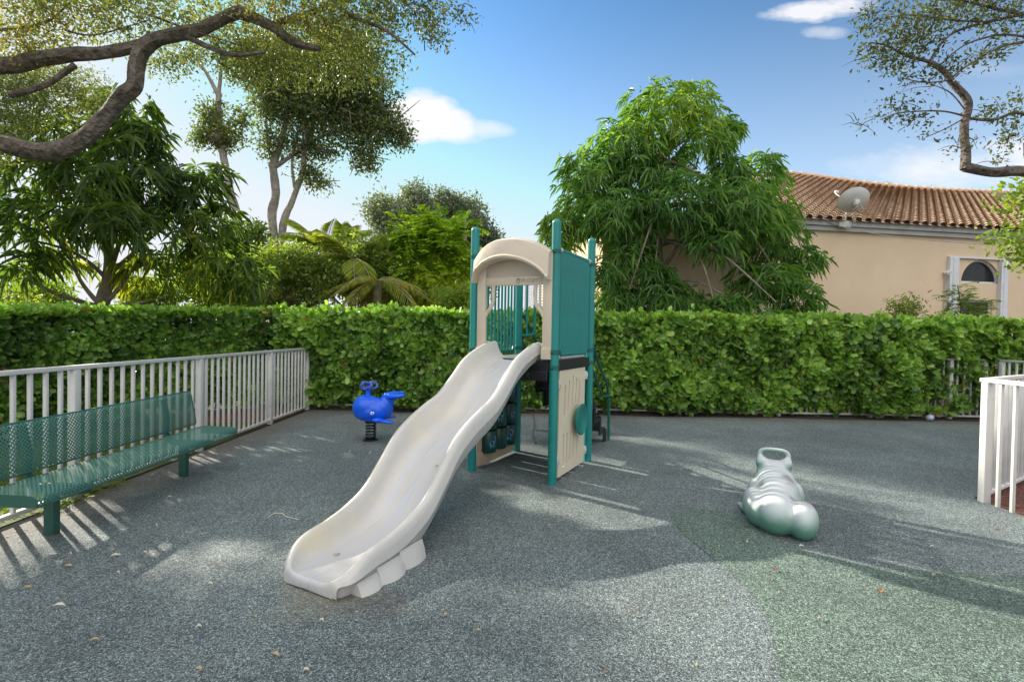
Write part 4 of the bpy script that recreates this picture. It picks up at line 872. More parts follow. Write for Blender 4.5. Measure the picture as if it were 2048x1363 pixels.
    pr = [(.001, -.13), (.12, -.125), (.24, -.10), (.34, -.055), (.42, 0), (.428, .006), (.42, .010), (.34, -.045), (.24, -.088), (.12, -.112), (.001, -.118)]
    w = MB(); w.lathe(pr, 40, TM @ Matrix.Diagonal((.88, .78, .9, 1))); w.obj('reflector', M['dish'], ds, True)
    bc = TM @ Vector((0, 0, -.14)); w = MB(); w.tube([(0, 0, 0), (.0, -.03, .25), tuple(bc+Vector((0, -.05, -.12))), tuple(bc)], [.022]*4, 8); w.box((-.16, -.02, -.12), (.16, .02, .04), bev=.005); w.obj('mast', M['dish'], ds, True)
    w = MB(); w.tube([(-.22, -.02, -.06), (-.05, -.03, .16), tuple(bc*.75)], .014, 6); w.tube([(.25, -.02, -.02), (.08, -.05, .2), tuple(bc*.8)], .013, 6); w.obj('brace', M['cable'], ds, True)
    w = MB(); w.box((bc.x-.06, bc.y-.06, bc.z-.08), (bc.x+.06, bc.y+.04, bc.z+.05), bev=.01); w.obj('bracket', M['dish'], ds, True)
    w = MB(); tp = TM @ Vector((.40, .10, .02)); w.tube([TM @ Vector((.38, .1, -.03)), TM @ Vector((.42, .12, .12)), TM @ Vector((.30, .1, .38))], .013, 6); w.box(tuple(TM @ Vector((.28, .08, .36))-Vector((.04, .04, .03))), tuple(TM @ Vector((.28, .08, .36))+Vector((.04, .04, .03))), bev=.008); w.obj('feed_arm', M['bolt'], ds, True)
    for q, lab in ((0, 'loose pale cable looping down from the satellite dish to the fascia'),):
        w = MB(); w.tube(smooth_path([bc+Vector((.03, -.06, -.02)), bc+Vector((.12, -.12, -.30)), Vector((.10, -.10, .30)), Vector((.17, -.08, .08)), Vector((.12, -.06, -.12)), Vector((.0, -.05, -.16)), Vector((-.1, -.05, -.12)), Vector((-.9, -.03, .12))], 6), .011, 5, M=Matrix.Translation(base))
        w.tube(smooth_path([Vector((.2, -.04, -.18)), Vector((1.5, .12, -.33)), Vector((4, .50, -.40)), Vector((6, .85, -.35))], 6), .010, 5, M=Matrix.Translation(base))
        tag(w.obj('cable', M['cable'], None, True), lab, 'cable')
    for i, px in enumerate((1770, 1782, 1863, 1868, 1880)):
        p = on_roof(px, 372+(px-1770)*.09); p = T @ Vector(p); n_ = 14
        C = np.array(p)[None]+np.column_stack([rng.normal(0, .05, n_), rng.normal(0, .04, n_), rng.uniform(.0, .22 if i > 1 else .14, n_)])
        o_ = leaves('roof_weed', C, rdir(n_)+[0, 0, .5], rdir(n_), .07, .03, M['shrub']); tag(o_, 'thin weed growing from the ridge of the tiled roof', 'weed', 'weeds on the tiled roof ridge')
    # screen enclosure left of the house
    sc = thing('screen_enclosure', 'white framed lattice screen seen through the opening of the play tower', 'screen', tuple(at(1078, 700, 12.4)*[1, 1, 0]))
    w = MB(); 
    for x in (-.35, 0, .35): w.box((x-.03, -.03, 0), (x+.03, .03, 2.75), bev=.004)
    w.box((-.38, -.028, 2.74), (.38, .028, 2.80)); w.obj('frame', M['shutter'], sc)
    w = MB()
    for i in range(22):
        z0 = 1.4+i*.07; w.tube([(-.32, .008, z0), (.32, .008, z0+.45)], .006, 4); w.tube([(.32, -.008, z0), (-.32, -.008, z0+.45)], .006, 4)
    w.obj('lattice', M['shutter'], sc)
house()

# ============================================================ PLAY TOWER
TA = math.radians(-27.8); TC = (.252, 5.625, 0)
tower = thing('play_tower', 'teal and tan play tower with arched entrance in the middle of the playground', 'play structure', TC, TA)
tower.rotation_euler = (0, 0, TA)
hx, hy = .47, .53
for (x, y) in ((-hx, -hy), (hx, -hy), (hx, hy), (-hx, hy)):
    w = MB(); R_ = .046; w.lathe([(R_, -.02), (R_, 2.575)]+[(R_*math.cos(a), 2.575+R_*math.sin(a)) for a in np.linspace(.15, 1.5, 7)], 24); po = w.obj('post', M['teal'], tower, True, loc=(x, y, 0))
    for zc_ in (1.16, 1.31, 2.30):
        w = MB(); w.lathe([(.044, zc_-.024), (.0505, zc_-.020), (.0505, zc_+.020), (.044, zc_+.024)], 24); w.box((-.012, -.062, zc_-.012), (.012, -.046, zc_+.012), bev=.003); w.obj('clamp', M['teald'], po, True)
w = MB(); w.box((-hx+.05, -hy+.01, 1.19), (hx-.05, hy-.01, 1.235), bev=.008); dk = w.obj('deck', M['deck'], tower, True)
w = MB(); w.box((-hx+.05, -hy-.02, 1.10), (hx-.05, -hy+.008, 1.225), bev=.004); w.obj('apron', M['black'], dk)
for x in (-hx, hx): w = MB(); w.box((x-.018, -hy+.06, 1.12), (x+.018, hy-.06, 1.228), bev=.004); w.obj('apron', M['black'], dk)
w = MB(); w.box((hx-.03, -.34, 1.237), (hx+.0, .36, 1.262), bev=.006); w.obj('deck_lip', M['bolt'], dk)
w = MB(); w.box((-.30, -hy-.06, 1.02), (.42, -hy+.3, 1.12), bev=.01); o_ = w.obj('underside_frame', M['perfb'], dk); boxuv(o_)
# entrance hood
def hood():
    w = MB(); yf = -.585; yb = -.545
    hd = bpy.data.objects.new('entrance_panel', None); COL.objects.link(hd); hd.parent = tower
    w.box((-.405, yf, 1.24), (-.30, yb, 2.32), bev=.012); w.obj('side_column', M['tan'], hd, True)
    w = MB(); w.box((.355, yf, 1.24), (.455, yb, 2.30), bev=.012); w.obj('side_column', M['tan'], hd, True)
    w = MB(); w.box((-.302, yf+.004, 1.975), (.357, yb-.002, 2.065), bev=.012); w.obj('lintel', M['tan'], hd, True)
    w = MB()   # back plate under the arch
    top = spline([-.405, -.33, -.2, -.01, .2, .36, .455], [2.27, 2.365, 2.435, 2.455, 2.43, 2.365, 2.30]); xs = np.linspace(-.30, .356, 30)
    w.prism([(x, top(x)-.02) for x in xs]+[(.356, 2.055), (-.30, 2.055)], -yb-.001+.0, -yb-.018, Matrix.Rotation(math.pi/2, 4, 'X')); w.obj('back_plate', M['tan'], hd, True)
    low = spline([-.415, -.40, -.33, -.2, -.06, .1, .25, .36, .41, .43], [2.00, 2.06, 2.15, 2.215, 2.238, 2.222, 2.17, 2.10, 2.05, 2.02])
    w = MB(); vs = []; xs = np.concatenate([np.linspace(-.412, -.36, 8)[:-1], np.linspace(-.36, .36, 34), np.linspace(.36, .445, 9)[1:]]); m_ = 12
    for x in xs:
        zt = top(min(max(x, -.405), .455)); zl = low(min(x, .43)); xl_ = x*1.0; b = 1-((x-.02)/.46)**2*.55
        f = .02+.11*max(b, 0)
        prof = [(-.535, zt-.012), (-.56, zt), (-.585-f*.35, zt-.006), (-.60-f*.6, zt-.03), (-.60-f*.8, (zt+zl)/2), (-.60-f*.88, zl+.042), (-.603-f*.95, zl+.036), (-.612-f*1.0, zl+.022), (-.605-f*1.0, zl+.002), (-.59-f*.85, zl-.006), (-.575-f*.3, zl-.004), (-.55, zl+.002)]
        vs += [(xl_, y_, z_) for y_, z_ in prof]
    fs = [(i*m_+j, i*m_+j+1, (i+1)*m_+j+1, (i+1)*m_+j) for i in range(len(xs)-1) for j in range(m_-1)]
    fs += [tuple(range(m_)), tuple((len(xs)-1)*m_+j for j in range(m_-1, -1, -1))]
    w.add(vs, fs); w.obj('hood', M['tan'], hd, True)
    for sg, x0 in ((1, -.30), (-1, .356)):
        p = [(x0+sg*.085, -.565, 1.98), (x0+sg*.088, -.572, 1.88), (x0+sg*.085, -.572, 1.81), (x0+sg*.05, -.568, 1.745), (x0+sg*.01, -.565, 1.70), (x0-sg*.01, -.565, 1.66)]
        w = MB(); w.tube(smooth_path(p, 5), .020, 10); w.obj('handle', M['tan'], hd, True)
    for x in (-.352, .405):
        w = MB(); s = 1 if x > 0 else -1; w.prism([(x-.05, 1.24), (x+.05, 1.24), (x+.05, 1.34), (x-.05, 1.34)], .56, .60, Matrix.Rotation(math.pi/2, 4, 'X')); w.obj('foot_bracket', M['tan'], hd)
    # raised lettering and swirl mark
    cu2 = bpy.data.curves.new('txt', 'FONT'); cu2.body = 'IPLOSAVO'; cu2.size = .062; cu2.extrude = .003; cu2.align_x = 'LEFT'; cu2.space_character = 1.12; tmp = bpy.data.objects.new('t', cu2); COL.objects.link(tmp)
    dg = bpy.context.evaluated_depsgraph_get(); me = bpy.data.meshes.new_from_object(tmp.evaluated_get(dg)); bpy.data.objects.remove(tmp)
    me.transform(Matrix.Translation((.115, yf+.002, 2.002)) @ Matrix.Rotation(math.pi/2, 4, 'X')); me.materials.clear()
    bmw = max(v.co.x for v in me.vertices)-.115
    for v in me.vertices: v.co.x = .115+(v.co.x-.115)*(.225/bmw)
    link('lettering', me, M['cable'], hd)
    w = MB(); w.tube([(.083+.024*math.cos(a)*(1-a/16), yf, 2.018+.030*math.sin(a)*(1-a/16)) for a in np.linspace(.4, 9, 34)], .0045, 5); w.obj('emblem', M['cable'], hd, True)
hood()
def barrier(x, y0, y1, n, r=.0165, z0=1.28, z1=2.33):
    w = MB(); w.tube([(x, y0-.02, z1), (x, y1+.02, z1)], .021, 10); w.tube([(x, y0, z0+.05), (x, y0+.02, z0+.005), (x, y0+.05, z0), (x, y1-.05, z0), (x, y1-.02, z0+.005), (x, y1, z0+.05)], .018, 10)
    b_ = w.obj('barrier', M['teal'], tower, True)
    for i in range(n):
        y = y0+(y1-y0)*i/(n-1); w = MB(); w.tube([(0, 0, z0+(.04 if i in (0, n-1) else 0)), (0, 0, z1)], r, 10); w.obj('bar', M['teal'], b_, True, loc=(x, y, 0))
    for y in (y0, y1):
        w = MB(); w.tube([(x, y+(-.06 if y < 0 else .06), z1), (x, y, z1)], .026, 10); w.obj('clamp', M['bolt'], b_, True)
barrier(hx, -.40, .40, 16, .0205); barrier(-hx, -.40, .40, 11, .0130)
# loops either side of the stairs
w = MB()
for s in (-1, 1):
    w.tube(smooth_path([(s*.42, hy, 2.25), (s*.30, hy+.01, 2.24), (s*.26, hy+.02, 2.18), (s*.26, hy+.02, 1.75), (s*.26, hy+.02, 1.52), (s*.30, hy+.01, 1.47), (s*.42, hy, 1.46)], 5), .019, 9)
    w.tube(smooth_path([(s*.36, hy, 2.24), (s*.36, hy, 1.8), (s*.36, hy, 1.47)], 3), .014, 8)
w.tube([(-.42, hy, 2.27), (.42, hy, 2.27)], .02, 9)
w.obj('stair_gate_loops', M['teal'], tower, True)
# right lower panel with slots
def slot_panel():
    bm = bmesh.new(); x0, x1 = -.40, .36
    def onp(px, py):
        d = fwd*FPX+RGT*(px-1024)-UPV*(py-681.5); u = np.array([math.cos(TA), math.sin(TA), 0]); v = np.array([-math.sin(TA), math.cos(TA), 0]); c = np.array(TC)
        p0 = c+u*hx; k = ((p0-[0, 0, CAMH])@u)/(d@u); p = np.array([0, 0, CAMH])+d*k-c; return p@v, p[2]
    base = MB(); base.box((hx-.010, x0, .03), (hx+.010, x1, 1.135), bev=.004)
    cut = MB()
    S_ = [(977, 378, 965, 648), (1012, 340, 998, 602), (1045, 297, 1032, 560), (1073, 318, 1062, 545), (1098, 340, 1088, 540),
          (962, 795, 955, 1078), (990, 785, 984, 1058), (1018, 778, 1012, 1030), (1047, 780, 1040, 1003), (1077, 800, 1070, 975)]
    for a, b, c, d in S_:
        ya, za = onp(900+a/4.258, 680+b/4.258); yb, zb = onp(900+c/4.258, 680+d/4.258); r = .017
        poly = [(ya+r*math.cos(t), za-r+r*math.sin(t)) for t in np.linspace(0, math.pi, 9)]+[(yb+r*math.cos(t), zb+r+r*math.sin(t)) for t in np.linspace(math.pi, 2*math.pi, 9)]
        mt = Matrix(((0, 0, 1, hx), (1, 0, 0, 0), (0, 1, 0, 0), (0, 0, 0, 1))); cut.prism(poly, -.05, .05, mt)
    cm = cut.mesh('cut'); b2 = bmesh.new(); b2.from_mesh(cm); bmesh.ops.recalc_face_normals(b2, faces=b2.faces[:]); b2.to_mesh(cm); b2.free()
    co_ = bpy.data.objects.new('cut', cm); COL.objects.link(co_)
    bmh = base.mesh('slot_panel'); b2 = bmesh.new(); b2.from_mesh(bmh); bmesh.ops.recalc_face_normals(b2, faces=b2.faces[:]); b2.to_mesh(bmh); b2.free()
    me = modmesh(bmh, [('BOOLEAN', dict(operation='DIFFERENCE', object=co_, solver='EXACT'))])
    bpy.data.objects.remove(co_); sp = link('slot_panel', me, M['panel'], tower)
    for y, z in ((x1+.03, 1.02), (x1+.03, .16), (x0-.02, .98), (x0-.02, .20)):
        w = MB(); w.box((hx-.03, y-.03, z-.045), (hx+.025, y+.03, z+.045), bev=.012); w.lathe([(.012, 0), (.012, .012), (.004, .014)], 10, Matrix.Translation((hx+.02, y, z)) @ Matrix.Rotation(math.pi/2, 4, 'Y')); w.obj('clamp', M['bolt'], sp, True)
    w = MB(); pr = [(.012, .0), (.165, .035), (.172, .05), (.165, .062), (.12, .052), (.08, .035), (.05, .012), (.02, .004), (.001, .004)]
    pr = [(.05, 0.), (.13, .012), (.17, .045), (.172, .055), (.165, .060), (.135, .045), (.09, .028), (.045, .022), (.001, .02)]
    w.lathe(pr, 36, Matrix.Translation((hx+.030, .085, .565)) @ Matrix.Rotation(math.pi/2, 4, 'Y')); w.tube([(hx+.0, .085, .565), (hx+.035, .085, .565)], .03, 12); w.obj('bubble_dish', M['cup'], sp, True)
slot_panel()
# left lower panel: turning drums with blue dinosaur prints
def drums():
    w = MB(); w.box((-hx-.012, -.42, .02), (-hx+.008, .44, .17), bev=.004); w.box((-hx-.012, -.42, .171), (-hx+.008, -.335, 1.10), bev=.003); w.box((-hx-.012, .385, .171), (-hx+.008, .44, 1.10), bev=.003); w.box((-hx-.012, -.334, .93), (-hx+.008, .384, 1.10), bev=.003)
    bd = w.obj('game_board', M['peach'], tower, True)
    body = [(-.052, .045), (-.060, .02), (-.058, -.01), (-.045, -.03), (-.04, -.065), (-.022, -.065), (-.018, -.04), (.002, -.04), (.004, -.065), (.022, -.065), (.026, -.03), (.045, .0), (.056, .04), (.06, .075), (.05, .10), (.032, .108), (.016, .098), (.022, .088), (.036, .09), (.042, .075), (.036, .045), (.024, .022), (.005, .045), (-.02, .056)]
    for r in range(3):
        for c in range(3):
            y = -.215+c*.242; z = .145+r*.262
            w = MB(); w.lathe([(.02, z-.006), (.104, z), (.110, z+.008), (.110, z+.235), (.104, z+.243), (.02, z+.247)], 28, Matrix.Translation((-hx+.0, y, 0))); dr = w.obj('turning_drum', M['drum'], bd, True)
            if (r, c) in ((0, 0), (0, 2), (1, 2), (1, 1), (2, 0), (2, 2)):
                rot = {(0, 0): -.35, (0, 2): -.75, (1, 2): -.30, (1, 1): -.70, (2, 0): -.2, (2, 2): -.5}[(r, c)]
                bm = bmesh.new(); off = 0
                def flat(pts, o_):
                    vv = [bm.verts.new((a, b, o_)) for a, b in pts]; bm.faces.new(vv)
                flat([(-.014+.036*math.cos(q), -.006+.030*math.sin(q)) for q in np.linspace(0, 2*math.pi, 17)[:-1]], 0)
                flat([(-.036, -.02), (-.022, -.02), (-.024, -.056), (-.038, -.056)], .0003); flat([(.0, -.02), (.013, -.02), (.013, -.056), (.0, -.056)], .0003)
                nk = [(.012, -.008), (.028, .010), (.036, .035), (.034, .056), (.020, .066)]
                for q in range(4): (a0, b0), (a1, b1) = nk[q], nk[q+1]; dx_, dz_ = b1-b0, -(a1-a0); l_ = math.hypot(dx_, dz_); dx_ *= .0065/l_; dz_ *= .0065/l_; flat([(a0-dx_, b0-dz_), (a0+dx_, b0+dz_), (a1+dx_, b1+dz_), (a1-dx_, b1-dz_)], .0006+.0002*(q % 2))
                flat([(.016+.014*math.cos(q), .064+.009*math.sin(q)) for q in np.linspace(0, 2*math.pi, 11)[:-1]], .0011)
                me = bpy.data.meshes.new('dinosaur_print')
                for v in bm.verts: th = v.co.x/.112+rot; rr_ = .1116+v.co.z; v.co = Vector((-hx+rr_*math.cos(th), y+rr_*math.sin(th), z+.118+v.co.y))
                bm.to_mesh(me); bm.free(); o_ = bpy.data.objects.new('dinosaur_print', me); me.materials.append(M['dino']); COL.objects.link(o_); o_.parent = dr
    for r in range(3): w = MB(); w.tube([(-hx, -.38, .135+r*.262), (-hx, .40, .135+r*.262)], .008, 6); w.obj('axle', M['bolt'], bd, True)
drums()
# stairs at the back
w = MB(); nst = 5; run = .235
for i in range(nst):
    z = 1.19-(i+1)*.2; y0 = hy+.02+i*run; w.box((-.30, y0, z-.025), (.30, y0+run+.02, z)); w.box((-.30, y0-.002, z+.002), (.30, y0+.018, z+.198))
st = w.obj('stairs', M['perfb'], tower); boxuv(st)
for s in (-1, 1):
    w = MB(); up_ = []; dn = []
    for i in range(nst): up_ += [(hy+.02+i*run+(0 if i else .02), 1.19-i*.2+(.0 if i else -.02)), (hy+.02+i*run, 1.19-(i+1)*.2)]
    up_ = [(hy+.02, 1.17)]; 
    for i in range(nst): up_ += [(hy+.02+i*run+.012, 1.17-i*.2), (hy+.02+i*run+.012, 1.17-(i+1)*.2)]
    up_ += [(hy+.02+nst*run+.03, .17), (hy+.02+nst*run+.03, .0)]; th = .085
    dn = [(hy+.02+nst*run-.10, .0), (hy+.02+nst*run-.10, .17-th+.04)]
    for i in range(nst-1, 0, -1): dn += [(hy+.02+i*run-.05, 1.17-(i+1)*.2-th+.04), (hy+.02+i*run-.05, 1.17-i*.2-th+.04)]
    dn += [(hy+.02, 1.17-.2-th+.04)]
    w.prism(up_+dn, s*.315-.008, s*.315+.008, Matrix(((0, 0, 1, 0), (1, 0, 0, 0), (0, 1, 0, 0), (0, 0, 0, 1)))); w.obj('stringer', M['black'], st)
    w = MB(); w.tube(smooth_path([(s*.42, hy+.02, 1.72), (s*.40, hy+.12, 1.60), (s*.38, hy+.55, 1.18), (s*.36, hy+.85, .98), (s*.35, hy+1.12, .80), (s*.34, hy+1.24, .50), (s*.34, hy+1.26, .2), (s*.34, hy+1.26, -.02)], 5), .019, 10)
    w.tube(smooth_path([(s*.42, hy+.02, 1.38), (s*.40, hy+.15, 1.22), (s*.38, hy+.70, .78), (s*.36, hy+.9, .66), (s*.35, hy+1.20, .64)], 5), .016, 9); w.obj('handrail', M['teald'], tower, True)

# ============================================================ SLIDE
def slide():
    t = thing('slide', 'long wavy off white plastic slide leaning on the play tower', 'slide', TC, TA)
    ss = [.44, .60, .76, 1.01, 1.19, 1.41, 1.62, 1.80, 2.00, 2.16, 2.33, 2.53, 2.73, 2.88, 2.97, 3.05, 3.085, 3.10]
    zc = spline(ss, [1.405, 1.385, 1.34, 1.235, 1.095, .945, .865, .79, .67, .51, .355, .265, .218, .196, .168, .130, .112, .10])
    dp = spline([.44, .6, .9, 1.4, 2.2, 2.6, 2.85, 2.97, 3.05, 3.085, 3.10], [.175, .18, .20, .215, .21, .18, .142, .108, .068, .048, .035])
    wd = spline([.44, .7, 2.82, 2.95, 3.02, 3.06, 3.085, 3.10], [.97, 1, 1, 1, .985, .95, .90, .83])
    wL = spline([.44, .7, 2.76, 2.88, 2.96, 3.02, 3.06, 3.09, 3.10], [.97, 1, 1, .985, .94, .85, .75, .66, .60])
    und = spline([.44, 1, 2.0, 2.4, 2.65, 3.0, 3.1], [.03, .04, .05, .06, .12, .12, .12])
    S_ = np.concatenate([np.linspace(.44, 2.8, 84), np.linspace(2.82, 3.10, 34)]); rings = []
    for s in S_:
        wl_ = wL(s); c = zc(s); d = dp(s); zb = c-d; w_ = wd(s); u = und(s); e = min(1, d/.17)
        ol = c-min(.11, d*.62)            # seam of the outer flange
        und_ = u; half = [(0, zb), (.06, zb+d*.008), (.11, zb+d*.04), (.15, zb+d*.11), (.182, zb+d*.24), (.205, zb+d*.42), (.224, zb+d*.68), (.240, c-.014*e), (.258, c), (.280, c-.002), (.298, c-.016*e), (.310, c-.05*e), (.322, ol), (.318, ol-.007*e), (.305, ol-.012*e), (.292, zb+.0), (.270, zb-u*.7), (.20, zb-u), (0, zb-u)]
        full = [(x*w_, z) for x, z in half]+[(-x*wl_, z) for x, z in half[-2:0:-1]]
        sx = .045*((s-.44)/2.65)**2; sy = s; rings.append([(x+sx, -sy, z if z > .004 else .004) for x, z in full])
    base_ = rings[-1]
    for q_, (ds, kz, kw) in enumerate(((.009, .95, .97), (.016, .84, .945), (.020, .62, .935), (.021, .30, .935), (.018, .08, .94))):
        rings.append([(x*kw+.04*(1-kw), y-ds, .004+(z-.004)*kz) for x, y, z in base_])
    n = len(rings[0]); w = MB(); vs = [v for r in rings for v in r]
    fs = [(i*n+j, i*n+(j+1) % n, (i+1)*n+(j+1) % n, (i+1)*n+j) for i in range(len(rings)-1) for j in range(n)]
    h = len(rings)-1
    H_ = 12; pairs = [0, 0, 1, 2, 3, 4, 5, 6, 7, 8, 9, 10, 11, 12]      # close the front: inner point -> underside point
    U_ = [17, 17, 17, 16, 16, 16, 15, 15, 15, 14, 14, 13, 13]
    for a_ in range(12):
        f1 = [a_, a_+1, U_[a_+1], U_[a_]]; f2 = [(n-q_) % n for q_ in f1]
        for f_ in (f1, f2):
            g_ = tuple(dict.fromkeys(h*n+q_ for q_ in f_))
            if len(g_) > 2: fs.append(g_)
    fs = [f for f in fs if len(set(f)) > 2]; fs = [tuple(dict.fromkeys(f)) for f in fs]
    w.add(vs, fs); b = w.obj('chute', M['slide'], t, True)
    # mounting flange
    w = MB()
    for s in (-1, 1): w.box((s*.34-.035, -.50, 1.165), (s*.34+.035, -.44, 1.40), bev=.015)
    w.box((-.30, -.50, 1.15), (.30, -.452, 1.21), bev=.01); w.obj('mounting_flange', M['slide'], t, True)
    # ribbed foot
    w = MB()
    for y0, y1, zt, fl in ((-2.66, -2.43, .115, .375), (-2.86, -2.645, .095, .395), (-3.02, -2.845, .07, .385)):
        for sg in (-1, 1):
            nn_ = 8; vs = []; fb = .31 if sg > 0 else .25
            for k_ in range(nn_+1):
                u = k_/nn_; y = y0+(y1-y0)*u; b_ = (1-(2*u-1)**2*.42)*(1 if sg > 0 else .1); vs += [(.035+sg*.16, y, .03), (.035+sg*fb, y, zt), (.035+sg*(fb+(fl-.31)*.55*b_), y, zt*.5), (.035+sg*(fb+(fl-.31)*b_), y, -.01), (.035+sg*.16, y, -.01)]
            fs = [(k_*5+q, k_*5+(q+1) % 5, k_*5+5+(q+1) % 5, k_*5+5+q) for k_ in range(nn_) for q in range(5)]+[(0, 1, 2, 3, 4), tuple(nn_*5+q for q in (4, 3, 2, 1, 0))]
            w.add(vs, fs)
    w.box((-.18, -3.0, -.01), (.18, -2.45, .03)); w.obj('foot', M['slide'], t, True)
    for (s, x) in ((1.98, .135), (2.80, -.05)):
        z = zc(s)-dp(s); w = MB(); w.ell((x, -s, z+.006), (.016, .024, .006)); w.obj('bolt_cap', M['cable'], t, True)
    return t
slide()

# ============================================================ SPRING WHALE
def whale():
    t = thing('spring_rider', 'blue whale spring rider with a spout, by the hedge', 'spring rider', (-1.90, 6.78, 0), math.radians(-4))
    w = MB(); k = .000894
    def q(X, Y_): return (X-750)*k, .262+(900-Y_)*k
    def e(X, Y_, rx, ry, rz, rot=0, y=0): x, z = q(X, Y_); w.ell((x, y, z), (rx, ry, rz), R=Matrix.Rotation(rot, 3, 'Y'), n=64)
    e(675, 700, .185, .165, .18); e(720, 760, .215, .165, .13); e(850, 730, .20, .15, .145, .1); e(770, 620, .11, .12, .085); e(840, 640, .13, .12, .085); e(900, 640, .10, .11, .075); e(920, 700, .15, .13, .14, -.2); e(985, 640, .095, .10, .13, -.4); e(1015, 560, .085, .075, .095, -.6); e(1040, 515, .075, .065, .055, -.5)
    e(1100, 510, .11, .07, .048, -.15, -.03); e(1170, 505, .12, .05, .034, -.15, -.07); e(1080, 480, .10, .05, .030, .0, .06); e(1140, 480, .09, .05, .022, -.06, .12)
    e(760, 870, .17, .12, .03)
    me = modmesh(w.mesh('body'), [('REMESH', dict(mode='VOXEL', voxel_size=.009)), ('SMOOTH', dict(factor=.6, iterations=9))]); o_ = link('body', me, M['whale'], t); me.polygons.foreach_set('use_smooth', [True]*len(me.polygons))
    for s in (-1, 1):
        w = MB(); x0, z0 = q(860, 862); w.ell((x0+.105-.05*s, s*.18, z0-.0), (.14, .060, .026), R=Matrix.Rotation(.05, 3, 'Y') @ Matrix.Rotation(s*.30, 3, 'Z')); w.ell((x0+.04, s*.14, z0+.004), (.08, .06, .034)); w.obj('flipper', M['whale'], t, True)
        w = MB(); x0, z0 = q(830, 755); w.ell((x0, s*.152, z0), (.028, .012, .022)); ey = w.obj('eye', M['eye'], t, True)
        w = MB(); w.ell((x0+.006, s*.163, z0+.002), (.010, .005, .011)); w.obj('pupil', M['whale'], ey, True)
    w = MB(); x, z = q(700, 520); w.tube([(x, 0, z-.02), (x, 0, z+.02), (x, 0, z+.06), (x, 0, z+.085)], [.045, .036, .034, .04], 14); sp = w.obj('spout', M['whale'], t, True)
    x, z = q(705, 400); w = MB()
    for j in range(5):
        a = 2*math.pi*j/5+.3; c = Vector((x+.062*math.cos(a), .062*math.sin(a), z+.035)); pts = [c+Vector((math.cos(a)*.055*math.cos(b), math.sin(a)*.055*math.cos(b), .042*math.sin(b)))+Vector((-math.sin(a), math.cos(a), 0))*.012*math.sin(2*b) for b in np.linspace(0, 2*math.pi, 15)]
        w.tube(pts, .015, 7, cap=False)
    w.ell((x, 0, z+.01), (.045, .045, .02)); w.obj('water_plume', M['whalel'], sp, True)
    w = MB(); w.tube([(.062*math.cos(a), .062*math.sin(a), .02+.235*a/(2*math.pi*6)) for a in np.linspace(0, 2*math.pi*6, 120)], .0115, 8); w.obj('coil_spring', M['spring'], t, True)
    w = MB(); w.lathe([(.10, 0), (.10, .012), (.07, .018)], 20); w.lathe([(.08, .245), (.08, .27)], 20); w.obj('spring_plate', M['spring'], t, True)
whale()

